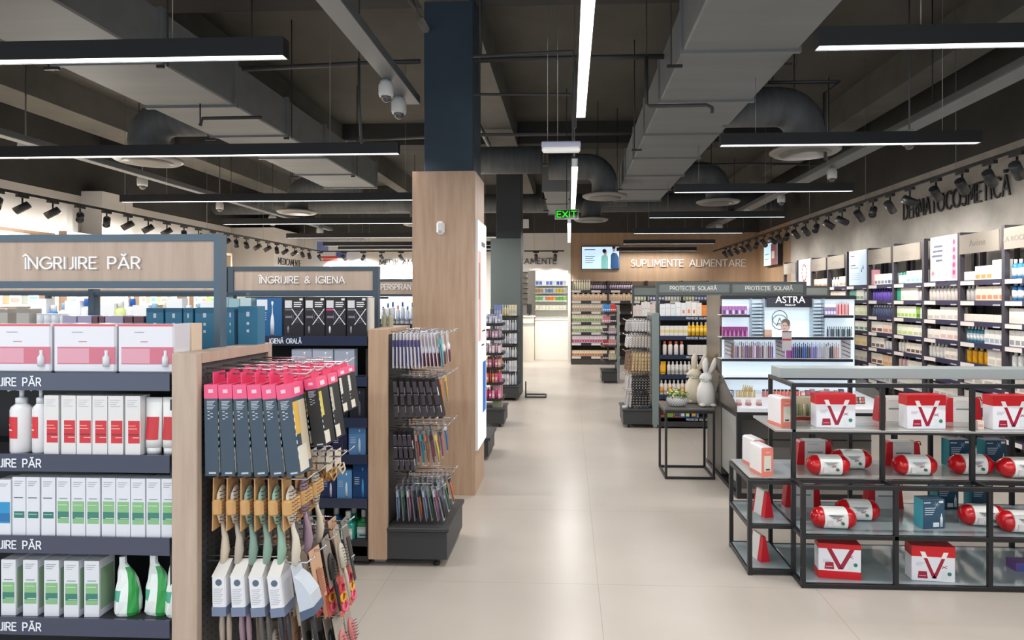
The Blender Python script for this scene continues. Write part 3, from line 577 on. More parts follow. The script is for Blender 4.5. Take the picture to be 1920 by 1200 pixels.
def end_display(label, xin, xout, yf, depth, h, m, base=0., hooks=(), side=1, hook_len=.33, name='end_display', basem=CHAR, z0=.04, loops=()):
    """panel at the end of an aisle unit: thin upright framed panel, pegboard on its aisle side, hooks. xout = aisle face"""
    t = thing(name, label, 'display stand', (xout, yf, 0)); w_ = xin-xout
    b = MB(); b.box(w_, 0, 0, .03, z0, h, m, .003); b.box(w_, 0, depth-.03, depth, z0, h, m, .003); b.box(w_, 0, .03, depth-.03, h-.035, h, m); b.build('frame', t)
    b = MB(); b.box(-.02*side, -.012*side, .03, depth-.03, z0, h-.035, PEG); b.box(w_*.9, -.02*side, .03, depth-.03, z0, h-.04, BLK2); b.build('pegboard', t)
    b = MB(); b.box(w_*.8, w_*.2, .05, .09, 0, z0, CHROME); b.box(w_*.8, w_*.2, depth-.09, depth-.05, 0, z0, CHROME); b.build('foot', t)
    if base:
        b = MB(); b.box(0, base*side, .0, depth, .045, .21, basem, .004); b.box(0, (base+.012)*side, -.01, depth+.01, .21, .235, basem, .004); b.build('base', t)
        for yy in (.05, depth-.05):
            b = MB(); b.lathe([(.022, 0), (.02, .012), (.008, .016), (.008, .05)], BLK2, 10, (base*.8*side, yy, 0)); b.build('foot', t)
    for (yy, z) in hooks:
        b = MB(); b.tube([(-.01*side, yy, z), (hook_len*.93*side, yy, z), (hook_len*side, yy, z+.02)], .0036, CHROME, 6); b.tube([(-.01*side, yy, z+.018), (hook_len*.75*side, yy, z+.018)], .0022, CHROME, 5); b.build('hook', t)
    return t
def header_frame(t, x0, x1, zt, zb, m, wood, txt, tz0, tz1, tx0, tx1, low=None, post=.035, tm=None, stroke=.14, y=0., center=None):
    """local frame: signboard with posts running down to z=low"""
    b = MB(); b.box(x0+post, x1-post, y-.02, y+.02, zt-.026, zt, m); b.box(x0+post, x1-post, y-.02, y+.02, zb, zb+.026, m); b.box(x1-post, x1, y-.022, y+.022, low, zt, m); b.box(x0, x0+post, y-.022, y+.022, low, zt, m)
    if center is not None: b.box(center-post/2, center+post/2, y-.022, y+.022, low, zt, m)
    b.build('header_frame', t)
    b = MB(); b.box(x0+post, x1-post, y-.012, y+.012, zb+.026, zt-.026, wood); sb = b.build('signboard', t)
    for (tt, a0, a1) in (txt if isinstance(txt, list) else [(txt, tx0, tx1)]):
        b = MB(); text_mb(b, tt, a0, tz0, tz1-tz0, y-.013, tm or mat('f6f4f2', .4), width=a1-a0, stroke=stroke, depth=.007); b.build('lettering', sb)
def shelf_unit(label, x0, x1, yf, yb, zs, m=BLK2, strip=.055, txts=(), txth=.03, back=None, zback=1.3, base_h=None, name='shelf_unit', cat='shelf', strip_m=None, sides=True, rear=None, tags=0, tags_w=.25):
    t = thing(name, label, cat, (x0, yf, 0)); W_ = x1-x0; D = yb-yf
    b = MB()
    if back is None or back: b.box(0, W_, D-.02, D, 0, zback, back or mat('17181c', .5)); b.build('back_panel', t)
    if sides:
        for xx in (0, W_-.02):
            b = MB(); b.box(xx, xx+.02, .03, D-.02, 0, zback, m); b.build('side_panel', t)
    for i, z in enumerate(zs):
        b = MB(); b.box(.002, W_-.002, .006, D-.02, z-.022, z, m); s = b.build('shelf', t)
        b = MB(); b.box(.002, W_-.002, 0, .006, z-strip, z+.003, strip_m or NAVY); st = b.build('price_strip', s)
        for (tx, px0, px1) in txts:
            b = MB(); text_mb(b, tx, X_(px0, yf)-x0, z-strip*.5-txth/2, txth, -.0005, mat('e8ecf4', .4), width=X_(px1, yf)-X_(px0, yf), stroke=.15, depth=.001); b.build('lettering', s)
        if tags:
            for k in range(tags): b = MB(); b.box(W_*(k+.03)/tags, W_*(k+tags_w)/tags, -.001, 0, z-strip*.85, z-strip*.05, mat('d8d4d0', .5)); b.build('price_tag', s)
    if base_h:
        b = MB(); b.box(0, W_, .0, D, 0.01, base_h, m); b.build('base', t)
    return t

# ================================================================ FIRST UNIT (hair care)
G1 = 1.99; g1x = X_(321, G1); g1o = X_(369, G1); G1D = .52; g1h = Z_(345, 663, G1); YC1 = G1+.30
z1 = [Z_(160, y, G1) for y in (701, 854, 1008, 1162)]; z1.append(.13)
t1 = shelf_unit('near dark shelf unit of hair care goods under the large pale oak header', -3.2, g1x-.004, G1, G1+.29, z1, BLK2, .056, [('ÎNGRIJIRE PĂR', -46, 77)], .026, zback=1.26, name='gondola')
for ch in list(t1.children):
    if ch.name.startswith('shelf'):
        for s in ch.children:
            if s.name.startswith('lettering'):
                pass
x0_ = t1.location.x
b = MB(); b.box(0, g1x-.01+3.2, .29, .56, 1.36, 1.385, BLK2); b.box(0, g1x-.01+3.2, .29, .31, 0, 1.36, mat('17181c')); b.build('rear_top_shelf', t1)
hx1 = X_(419, YC1)-x0_; zt_, zb_ = Z_(300, 440, YC1), Z_(300, 540, YC1)
header_frame(t1, 0, hx1, zt_, zb_, SLATE, WOODP, 'ÎNGRIJIRE PĂR', Z_(160, 504, YC1), Z_(160, 483, YC1), X_(56, YC1)-x0_, X_(268, YC1)-x0_, low=g1h+.001, y=.30, post=.025)
b = MB(); b.box(0, hx1-.03, .52, .55, Z_(200, 554, 2.5), Z_(200, 548, 2.5), SLATE); xx = X_(168, 2.5)-x0_; b.box(xx-.012, xx+.012, .5165, .5535, 1.386, zb_, SLATE); b.build('rear_rail', t1)
hk = []
for r, z in enumerate((1.345, .985, .70, .545, .36)):
    for yy in (.07, .17, .27, .37, .46):
        if r >= 3 and yy < .3: continue
        hk.append((yy, z))
e1 = end_display('tall oak edged pegboard stand with hair brushes on hooks, at the near left', g1x, g1o, G1, G1D, g1h, WOODP, 0, hk, 1, .37)
# goods, nearest unit
GZ = z1; HC_ = 'on the top shelf'
wr = proto('wrapbox', lambda: [(None, (lambda b: (b.box(-.118, .118, -.05, .05, 0, .166, mat('dcdbe2', .1, coat=.8), .006), b.box(-.117, .117, -.0506, -.05, .158, .165, mat('d66068', .2)), b.box(-.1, .117, -.0512, -.05, .03, .088, mat('c76478', .15, coat=.6)), b.box(-.1, .02, -.0516, -.05, .033, .083, mat('d495a4', .15, coat=.6)),
    b.lathe([(.012, 0), (.013, .03), (.006, .04), (.007, .055)], mat('d9dde4', .2), 10, (.085, -.05, .022)), b.box(-.045, -.005, -.0515, -.05, .137, .139, mat('8f8f95')), b.box(-.02, .01, -.0515, -.05, .105, .107, mat('b5505a')), b.data('gift_box'))[-1])(MB()))])
for i, (a, c_) in enumerate(((-35, 86), (89, 209), (211, 319))):
    w_ = X_(c_, G1)-X_(a, G1); put(wr, 'wrapped_gift_box', ((X_(a, G1)+X_(c_, G1))/2, G1+.07, GZ[0]+.001), f'shiny wrapped white and red box, {nth(i, 3)} on the hair care top shelf', 'box', 'wrapped boxes on the hair care top shelf', 0, scale=((w_-.003)/.236, 1, 1))
for i, (a, c_) in enumerate(((320, 342), (342, 363))):
    put(carton(.038, .06, .165, 'd8c3ab', [(.2, .8, .3, .34, 'a08c78'), (.3, .7, .7, .73, 'a08c78')], 3), 'carton', ((X_(a, G1+.1)+X_(c_, G1+.1))/2-.012, G1+.14+.0*i, GZ[0]), f'narrow beige carton, {["left", "right"][i]} one beside the wrapped boxes', 'box', None)
RB = [(.2, .96, .2, .58, 'c9323c'), (.22, .7, .49, .5, 'f0b0a0'), (.22, .8, .44, .45, 'f3cfc4'), (.22, .9, .33, .36, '8e2a30'), (.5, .94, .29, .3, 'f4e8e8')]
W2 = 'on the second hair care shelf'
rowpx([(3, 43), (45, 75)], G1, GZ[1], 730, lambda w_, h, i: bottle(w_, h, 'e2e1e3', 'd0d4da', None, True, w_*.8, True, .76), 'pump_bottle', 'white pump bottle with red label', W2, 'bottle', 'pump bottles on the second hair care shelf')
for o in [o for o in bpy.data.objects if o.name.startswith('pump_bottle')]:
    l = MB(); w_ = o.data['hw']*1.012; A = [math.radians(215+10*k) for k in range(8)]
    def patch(z0, z1, a_, m, f=1.): l.add([(w_*f*math.cos(a), .8*w_*f*math.sin(a), z) for z in (z0, z1) for a in a_], [[k, k+1, len(a_)+k+1, len(a_)+k] for k in range(len(a_)-1)], m, True)
    patch(.052, .125, A, mat('cf2f38', .4)); patch(.078, .082, A[:5], WHITE, 1.004); patch(.095, .098, A[:3], WHITE, 1.004); l.build('label', o)
rowpx([(75, 107), (109, 138), (139, 167), (168, 197), (198, 227), (230, 260)], G1, GZ[1], 748, lambda w_, h, i: carton(.051, .05, .199, 'dcdada', RB, 4, 'b0b4ba'), 'carton', 'white carton with red panel', W2, 'box', 'white and red cartons on the second shelf')
def mktube(w_, h, i): return tube_pack(w_, h, 'ebeae8', 'e0e0e0', 'c4323a', parts=True)
rowpx([(258, 293), (291, 325)], G1, GZ[1], 748, mktube, 'cream_tube', 'white squeeze tube with red label', W2, 'tube', 'white and red tubes on the second shelf')
W3 = 'on the third hair care shelf'
GRN = [(.1, .92, .22, .6, '86b884'), (.1, .92, .3, .42, '3f7f70'), (.16, .8, .53, .54, 'cfe6c8'), (.2, .8, .64, .65, '6a7a80'), (.3, .9, .31, .32, 'e0eee4')]
DGR = [(.14, .9, .3, .41, '33766c'), (.14, .8, .64, .655, '404850'), (.2, .8, .36, .37, 'c0d8d0')]
rowpx([(-12, 17)], G1, GZ[2], 901, lambda w_, h, i: carton(w_, .06, h, 'dadde4', [(0, .95, .22, .6, '2f8fc4'), (0, .95, .25, .4, '1f6fa6')], 2), 'carton', 'white carton with blue panel', W3, 'box', None)
rowpx([(17, 43), (43, 71), (71, 100)], G1, GZ[2], 901, lambda w_, h, i: carton(.047, .05, .197, 'dadde4', DGR, 3), 'carton', 'white carton with small dark green label', W3, 'box', 'cartons with dark green labels, third shelf')
rowpx(even(100, 325, 8), G1, GZ[2], 901, lambda w_, h, i: carton(.048, .05, .197, 'dadde4', GRN, 3), 'carton', 'white carton with light green panel', W3, 'box', 'cartons with green panels, third shelf')
W4 = 'on the fourth hair care shelf'
rowpx([(-6, 22), (34, 64), (75, 103), (114, 141), (150, 179)], G1, GZ[3]+.0005, 1050, lambda w_, h, i: carton(.05, .075, .19, 'dadde4', GRN, 3, side='8fae8c'), 'carton', 'white and green carton with visible side', W4, 'box', 'spaced green cartons on the fourth shelf', depth=.09, rz=.04)
def pouch():
    b = MB(); lv = [(0, .036, .026, 0), (.012, .041, .031, 0), (.05, .041, .028, 0), (.085, .039, .022, 0), (.115, .034, .016, -.003), (.14, .027, .011, -.008), (.16, .018, .008, -.014), (.172, .010, .010, -.018), (.195, .009, .009, -.019)]
    R_ = random.Random(8); n = 16; rings = []
    for z, rx, ry, ox in lv: rings.append([(ox+rx*math.copysign(abs(math.cos(a))**.7, math.cos(a))+(R_.uniform(-.002, .002) if z else 0), ry*math.copysign(abs(math.sin(a))**.8, math.sin(a))+(R_.uniform(-.003, .003) if .01 < z < .15 else 0), z) for a in [2*PI*(k+.5)/n for k in range(n)]])
    vs = [v for r in rings for v in r]; W3, G3_, T3 = [], [], []
    for i in range(len(lv)-1):
        for k in range(n):
            f = [i*n+k, i*n+(k+1) % n, (i+1)*n+(k+1) % n, (i+1)*n+k]
            (G3_ if (12 <= k <= 14 and i < 6) or (k in (3, 4) and i < 5) else T3 if (8 <= k <= 10 and i == 2) else W3).append(f)
    W3 += [list(range(n-1, -1, -1)), list(range((len(lv)-1)*n, len(lv)*n))]
    base = len(b.v); b.add(vs, W3, mat('e4ebe8', .25), False)
    for fs, m in ((G3_, mat('2f9a48', .25)), (T3, mat('4aa88c', .3))):
        kk = b._mi(m)
        for f in fs: b.f.append([base+i for i in f]); b.mi.append(kk); b.sm.append(False)
    return [(None, b.data('refill_pouch'))]
for i, (px, y, rz) in enumerate(((221, .0, .1), (276, .01, -.15), (318, .0, .1), (292, .1, .2))):
    sc = (1.15, 1, 1) if i == 1 else (1, 1, 1); put(proto('pouch', pouch), 'refill_pouch', (X_(px, G1)-.0, G1+.05+y, GZ[3]+.0005), ['green and white refill pouch right of the last green carton', 'large creased green and white refill pouch, middle of the fourth shelf', 'green refill pouch partly behind the oak stand edge', 'rear green refill pouch behind the large creased one'][i], 'pouch', None, rz, scale=sc)
rowpx(even(-30, 322, 10), G1, GZ[4], 1187, lambda w_, h, i: bottle(.056, .2, 'e6e9ea', 'f2f2f0', None), 'shampoo_bottle', 'white capped bottle', 'on the lowest visible hair care shelf', 'bottle', 'white capped bottles on the lowest hair care shelf')
# back of the first unit, seen over the top
YB1 = G1+.40; zb1 = 1.386
def sq(w_, d, h, c, dot='c8d0d8'): return carton(w_, d, h, c, [(.42, .58, .78, .88, dot), (.44, .56, .6, .66, dot), (.44, .56, .44, .5, dot)])
rowpx([(272, 305), (308, 340), (342, 361), (363, 400), (422, 438), (444, 482)], YB1, zb1, [578, 578, 578, 577, 576, 574], lambda w_, h, i: sq(w_, .06, h, '2f7191'), 'carton', 'tall teal blue carton', 'behind the hair care header post', 'box', 'tall teal cartons on the rear top shelf')
rowpx([(115, 142), (143, 170), (195, 229)], YB1, zb1, 592, lambda w_, h, i: carton(w_, .06, h, 'a49fba', [(.4, .6, .45, .65, 'd5d2e0'), (.25, .75, .3, .33, 'c6c2d4')]), 'carton', 'low lavender carton', 'behind the wrapped boxes', 'box', 'lavender cartons on the rear top shelf')
rowpx([(171, 182), (183, 194), (231, 247), (248, 268)], YB1, zb1, 593, lambda w_, h, i: carton(w_, .06, h, '6b4a54', [(.1, .9, .2, .5, '80606a')]), 'carton', 'low maroon carton', 'among the lavender cartons', 'box', 'maroon cartons on the rear top shelf')
rowpx([(-14, 12), (27, 52)], YB1, zb1, 579, lambda w_, h, i: carton(w_, .06, h, 'b5aea6', [(.15, .85, .4, .43, '958e86')]), 'carton', 'beige grey carton', 'at the far left of the rear top shelf', 'box', 'beige cartons on the rear top shelf')
rowpx(even(56, 113, 4), YB1, zb1+.002, 588, lambda w_, h, i: jar(w_, h, '6a93d0', 'f0f2f6'), 'cream_jar', 'small white and blue jar', 'left of the lavender cartons', 'jar', 'white and blue jars on the rear top shelf')

# ---------------------------------------------------------------- hanging goods on the near stand
def hairbox(body, pict):
    b = MB(); b.box(-.023, .023, -.05, .05, -.335, -.03, mat(body, .4)); b.box(-.0235, .0235, -.0505, .0505, -.075, -.028, mat('ea5a84', .4))
    b.box(-.002, .002, -.035, .035, -.03, .012, mat('e0426c', .4)); b.box(-.008, .008, -.051, -.0505, -.056, -.044, mat('f6c6d4'))
    for i in range(6): b.box(-.014, .014-.004*(i % 3), -.0506, -.05, -.085-i*.005, -.083-i*.005, mat('c5ccd4'))
    for i in range(5): b.box(-.012+.01*(i % 2), -.004+.01*(i % 2), -.0506, -.05, -.12-i*.006, -.117-i*.006, mat('c5ccd4'))
    b.box(-.01, .014, -.0506, -.05, -.328, -.322, mat('b8c0c8'))
    b.box(.023, .0236, -.045, -.005 if body[0] == '3' else -.02, -.2, -.09, mat(pict, .5))
    if body[0] == '3': b.box(.023, .0236, -.01, .045, -.3, -.09, mat('cfc0a4', .5)); b.box(.023, .0242, -.046, .02, -.325, -.24, mat('dcd6c8', .5))
    else: b.box(.023, .0242, -.046, .0, -.325, -.27, mat('dcd6c8', .5))
    b.box(.0235, .0242, -.02, .02, -.065, -.045, mat('f8d8e0'))
    for i in range(7): b.box(.023, .0245, -.048, -.044, -.13-i*.025, -.118-i*.025, mat('e0e4e8'))
    return [(None, b.data('brush_box'))]
HX = g1o
def hang(p, name, hx, hy, hz, label, cat, group, tilt=0., rz=0., swing=0.):
    return put(p, name, (hx, hy, hz), label, cat, group, rz, swing, -tilt)
z = 1.345
for k, yy in enumerate((.07, .17, .27, .37, .46)):
    col, pic = [('3b4c5c', 'd9b054'), ('232326', 'cfc04a'), ('232326', 'b8b4a0'), ('1f1f22', 'd8d4c8'), ('1f1f22', 'd8d4c8')][k]
    n = 6 if k == 0 else 7
    for i in range(n):
        x = HX+.035+i*.0485
        p = proto(('hb', col, pic), lambda: hairbox(col, pic))
        o = hang(p, 'hair_brush_box', x, G1+yy, z-.004, (f'tall slate blue brush box with pink top, {nth(i, 6, "panel")} on the nearest hook' if k == 0 else f'black brush box with pink top, {nth(i, n, "panel")} on the {ORD[k]} hook from the front'), 'box', 'pink topped brush boxes on hooks', math.radians(.8+1.3*i))
        if k: o.scale = (.95, .9, .55 if k > 2 else .78)
def kraftbrush(col, kraft='c79a68'):
    b = MB(); K = mat(kraft, .8); b.hexa([(-.004, -.03, -.165), (-.001, -.03, -.165), (-.001, .035, -.165), (-.004, .035, -.165)], [(-.004, -.022, .012), (-.001, -.022, .012), (-.001, .03, .012), (-.004, .03, .012)], K)
    b.lathe([(.001, -.15), (.006, -.145), (.010, -.11), (.0105, -.08), (.009, -.045), (.004, -.024), (.0005, -.018)], mat(col, .45), 14, (.009, 0, 0), 1, 2.6)
    for i in range(9):
        for s in (-1, 0, 1):
            zz = -.035-i*.0125; b.tube([(.012, s*.014-.006, zz), (.030, s*.016-.012, zz+.006)], [.0016, .0007], mat('3a3330', .5), 4)
    h = MB(); h.tube([(.009, 0, -.145), (.011, -.002, -.165), (.018, -.006, -.195), (.018, -.006, -.24), (.012, -.004, -.285), (.011, -.003, -.295)], [.005, .0055, .008, .0115, .0085, .003], mat(col, .45), 12)
    k = MB(); k.box(-.003, .0215, -.036, .034, -.112, -.060, mat('c89c66', .8), .006)
    return [(None, b.data('hair_brush')), ('handle', h.data('handle')), ('paper_sleeve', k.data('sleeve'))]
cols = ['cdbfa8', 'b9aea0', '7f9c8e', '86a091', '8fb09c', 'cfc4b2']
for k, yy in enumerate((.07, .17, .27, .37, .46)):
    if k > 2: break
    for i in range(6):
        x = HX+.035+i*.0475; c_ = cols[i] if k == 0 else ['9a8090', 'c8bca8', '6f6a78'][(i+k) % 3]
        p = proto(('kb', c_), lambda: kraftbrush(c_)); cn = {'cdbfa8': 'beige', 'b9aea0': 'greige', '7f9c8e': 'sage green', '86a091': 'dusty green', '8fb09c': 'mint green', 'cfc4b2': 'cream'}.get(c_, 'mauve')
        o = hang(p, 'hair_brush', x, G1+yy, .981, f'{cn if k == 0 else "dull"} handled hair brush in kraft sleeve, {nth(i, 6, "panel")} on {["front", "second", "third"][k]} hook', 'hair brush', 'kraft sleeved hair brushes', math.radians(.5+.5*i)); o.scale = (1.35, 1.2, 1)
def claw(col):
    b = MB(); b.box(-.002, 0, -.032, .032, -.05, .01, mat('d6cab8', .6)); M_ = mat(col, .3, .4 if col != 'c9b79b' else 0)
    for s in (-1, 1):
        b.tube([(s*.004+.006, -.03, -.05), (s*.014+.006, -.022, -.075), (s*.010+.006, 0, -.09), (s*.014+.006, .022, -.075), (s*.004+.006, .03, -.05)], .004, M_, 6)
        for j in range(4): b.tube([(s*.010+.006, -.02+.013*j, -.06), (-s*.006+.006, -.02+.013*j, -.085)], [.0035, .001], M_, 5)
    return [(None, b.data('hair_claw'))]
for k, yy in enumerate((.37, .46)):
    for i in range(9):
        hang(proto(('cl', k), lambda: claw(['b88a50', 'c9b79b'][k])), 'hair_claw', HX+.03+i*.034, G1+yy, .981, f'{["golden", "pale beige"][k]} hair claw on card, {nth(i, 9, "panel")} on its hook', 'hair claw', 'hair claws on the rear second row hooks')
def whitebox(hc):
    b = MB(); b.box(-.024, .024, -.04, .04, -.165, -.03, mat('e4e4e8', .4), .004); b.hexa([(-.024, -.04, -.033), (.024, -.04, -.033), (.024, .04, -.033), (-.024, .04, -.033)], [(-.012, -.002, .014), (.03, -.002, .014), (.03, .002, .014), (-.012, .002, .014)], mat('d3cfc8', .4))
    b.box(-.0245, .0245, -.0405, .0405, -.166, -.135, mat('74809a', .4)); b.prism([(.001+.011*math.cos(2*PI*i/14), -.052+.011*math.sin(2*PI*i/14)) for i in range(14)], -.0412, -.04, mat('56687a'))
    for i in range(9): b.box(-.017, .016-.004*(i % 3), -.0408, -.04, -.075-i*.006, -.0735-i*.006, mat('a9adb8'))
    h = MB(); h.tube([(-.012, 0, -.16), (-.013, 0, -.22), (-.012, 0, -.33)], [.006, .010, .006], mat(hc, .4), 10); h.tube([(.012, .0, -.16), (.012, 0, -.22), (.011, 0, -.33)], [.006, .009, .006], mat(hc, .4), 10)
    c_ = MB(); c_.box(-.022, .022, -.03, .03, -.34, -.165, mat('d8dce4', .1, trans=.9)); 
    return [(None, b.data('brush_pack')), ('handles', h.data('h'))]
wc = ['b0a392', '9a7f8c', '5e5a58', '32343c']
for i in range(4):
    hang(proto(('wb', wc[i]), lambda: whitebox(wc[i])), 'brush_pack', HX+.055+i*.062, G1+.07, .696, f'white box pack with grey band and {["beige", "mauve", "brown", "black"][i]} handles, on the lower front hook', 'hair brush', None, math.radians(1+2*i))
def fanpack():
    b = MB(); b.prism([(-.012, -.18), (.04, -.165), (.036, -.1), (.012, -.05), (-.008, -.03), (-.012, .01)], -.035, .035, mat('c3cbd6', .35)); b.prism([(-.0125, -.181), (.041, -.166), (.04, -.14), (-.0125, -.15)], -.036, .036, mat('4f5f78', .4))
    h = MB(); h.tube([(.01, 0, -.17), (.008, 0, -.3)], [.008, .006], mat('2c2c2e'), 10)
    return [(None, b.data('pack')), ('handles', h.data('h'))]
hang(proto('fan', fanpack), 'brush_pack', HX+.315, G1+.07, .696, 'pale blue rounded pack at the tip of the lower front hook', 'hair brush', None, .2)
def flatpack(card, body, kind):
    b = MB(); b.box(-.0015, .0015, -.036, .036, -.17, .012, mat(card, .6)); h = MB(); M_ = mat(body, .4)
    if kind == 'comb':
        h.box(.0016, .006, -.012, .012, -.24, -.06, M_, .003)
        for i in range(10): h.box(.002, .005, .012, .03, -.07-i*.009, -.073-i*.009, M_)
    elif kind == 'brush':
        h.lathe([(.002, -.15), (.012, -.14), (.013, -.09), (.008, -.06), (.002, -.05)], M_, 10, (.008, 0, 0), 1, 2.2); h.tube([(.008, 0, -.14), (.010, 0, -.18), (.009, 0, -.27)], [.005, .008, .005], M_, 8)
        for i in range(6):
            for s in (-1, 1): h.tube([(.016, s*.012, -.07-.012*i), (.028, s*.016, -.066-.012*i)], [.0016, .001], mat('2a2624'), 4)
    elif kind == 'ring':
        for j in range(3): h.tube([(.006, .02*math.cos(a), -.07-.035*j+.017*math.sin(a)) for a in [2*PI*i/12 for i in range(13)]], .005, mat(['d8425c', 'e8b83c', 'e86a8c'][j], .5), 6)
    elif kind == 'black':
        h.prism([(.002, -.19), (.03, -.19), (.03, -.11), (.004, -.02), (.002, -.02)], -.03, .03, mat('1e1e20', .4))
    return [(None, b.data('p')), ('goods', h.data('g'))]
fp = [('8a8078', '201e1e', 'brush', 'dark bristle brush on taupe card'), ('3a3836', '1c1c1c', 'black', 'black folded pack'), ('a89888', 'c8bfb0', 'brush', 'beige brush on taupe card'), ('c8a080', 'a06a50', 'comb', 'brown comb on tan card'), ('7a726a', '2a2828', 'comb', 'black comb on grey card')]
rows_ = [(.696, (.17, .27, .37, .46), 7), (.541, (.37, .46), 8), (.356, (.37, .46), 8)]
for r, (z, ys, n) in enumerate(rows_):
    for k, yy in enumerate(ys):
        for i in range(n):
            if r == 1 and i >= 5: f = ('d86a5c', 'd8425c', 'ring', 'bright hair rings on coral card')
            elif r == 2 and i == n-1: f = ('b0a89c', 'c97a78', 'brush', 'pink handled brush on taupe card')
            else: f = fp[(i//2+k*2+r) % 5]
            hang(proto(('fp', f), lambda: flatpack(*f[:3])), 'hair_tool_pack', HX+.03+i*(.345/n), G1+yy, z, f'{f[3]}, {nth(i, n, "panel")} on {["third", "fourth", "lowest"][r]} row hook {["two", "three", "four", "five"][k+(0 if r == 0 else 2)]}', 'hair accessory', 'hair tool packs on the lower hooks', math.radians(3+i*1.2), random.uniform(-.1, .1))

# ================================================================ SECOND UNIT (oral care)
G2 = FY(707, 1062); g2x = X_(690, G2); g2o = X_(726, G2); G2D = .53; g2h = Z_(707, 617, G2); YC2 = G2+.27
z2 = [Z_(600, y, G2) for y in (631, 707, 784, 853, 935, 1024)]
t2 = shelf_unit('second dark shelf unit of oral care goods under an oak header', -5.0, g2x-.004, G2, G2+.26, z2, BLK2, .055, [('IGIENĂ ORALĂ', 506, 565)], .028, zback=1.3, name='gondola', base_h=None)
b = MB(); b.box(0, g2x+5.0, 0.0, .26, .03, .15, BLK2); b.box(0, g2x+5, .26, .5, 1.33, 1.35, BLK2); b.box(0, g2x+5, .26, .28, 0, 1.33, BLK2); b.build('base', t2)
X2 = t2.location.x; zt_, zb_ = Z_(570, 500, YC2), Z_(570, 552, YC2)
header_frame(t2, X_(431, YC2)-X2, X_(711, YC2)-X2, zt_, zb_, mat('3f4f5c', .5), WOODP, 'ÎNGRIJIRE & IGIENA', Z_(570, 531, YC2), Z_(570, 519, YC2), X_(490, YC2)-X2, X_(648, YC2)-X2, low=1.32, y=.27)
header_frame(t2, 0, X_(428, YC2)-X2, zt_, zb_, mat('3f4f5c', .5), WOODP, [], 0, 1, 0, 1, low=1.32, y=.27)
b = MB(); b.box(X_(431, YC2)-X2, X_(711, YC2)-X2, .46, .48, zb_-.03, zb_-.015, mat('3f4f5c')); b.build('rear_rail', t2)
hk = [(yy, z) for z in (1.385, 1.12, .80, .46) for yy in (.07, .22, .37, .47)]
e2 = end_display('oak edged black end stand with hanging brushes and empty low base before the oak pillar', g2x, g2o, G2, G2D, g2h, WOOD, .36, hk, 1, .34)
def xbox(accent):
    def f():
        b = MB(); b.box(-.06, .06, -.035, .035, 0, .235, mat('2b2b30', .35)); e = -.0356
        b.box(-.055, -.012, e, -.035, .17, .215, mat('d6d8dc')); b.box(-.0, .045, e, -.035, .2, .206, WHITE); b.box(0, .05, e, -.035, .188, .194, WHITE); b.box(0, .042, e, -.035, .176, .182, WHITE); b.box(.035, .055, e-.0002, -.035, .215, .228, WHITE)
        b.box(-.055, -.01, e, -.035, .155, .165, mat(accent))
        for s in (1, -1): b.hexa([(.02-s*.035, e-.001, .07), (.026-s*.035, e-.001, .07), (.026-s*.035, -.035, .07), (.02-s*.035, -.035, .07)], [(.02+s*.035, e-.001, .165), (.026+s*.035, e-.001, .165), (.026+s*.035, -.035, .165), (.02+s*.035, -.035, .165)], mat('e8e8f0'))
        for r_ in (.022, .034): b.tube([(.02+r_*math.cos(a), e-.001, .118+r_*math.sin(a)) for a in [2*PI*i/16 for i in range(17)]], .0008, mat('8a86a0'), 4)
        b.lathe([(.007, 0), (.008, .03), (.004, .05), (.003, .07)], mat('9a94a4' if accent != 'd8308c' else 'ece8f4', .4), 8, (-.035, -.033, .02), 1, .4); b.box(-.05, -.01, e-.002, -.035, .11, .122, mat('8a7f96'))
        return [(None, b.data('irrigator_box'))]
    return proto(('xb', accent), f)
W_ = 'on the oral care top shelf'
xs = [(531, 568), (570, 608), (609, 647), (649, 686)]
for i, (a, c_) in enumerate(xs):
    put(xbox(['6a6a74', '55555c', 'd8308c', '7a8a90'][i]), 'toothbrush_box', ((X_(a, G2)+X_(c_, G2))/2, G2+.045, z2[0]), ['black box with white crossed streaks, leftmost of four on oral care top shelf', 'black box with crossed streaks, second of four on oral care top shelf', 'black box with crossed streaks and small magenta block', 'black box with crossed streaks, nearest the oak end stand'][i], 'box', 'black crossed streak boxes', 0, scale=((X_(c_, G2)-X_(a, G2)-.002)/.12, 1, (Z_(600, 557, G2)-z2[0])/.235))
def tbbox(w_, h, body, brush='f0f2f6', extra=None):
    def f():
        b = MB(); b.box(-w_/2, w_/2, -.03, .03, 0, h, mat(body, .35)); e = -.0306
        b.box(-w_*.45, -w_*.05, e, -.03, h*.68, h*.95, mat('dfe6ee')) if extra else None
        for i in range(4): b.box(-w_*.4, -w_*.08, e, -.03, h*(.6-.06*i), h*(.615-.06*i), mat('d0d8e4'))
        b.lathe([(w_*.07, 0), (w_*.08, h*.3), (w_*.06, h*.45), (w_*.025, h*.55), (w_*.02, h*.75), (w_*.05, h*.8), (w_*.04, h*.86)], mat(brush, .3), 10, (w_*.14, -.029, h*.04), 1, .4)
        return [(None, b.data('toothbrush_box'))]
    return proto(('tb', round(w_, 3), round(h, 3), body, brush, extra), f)
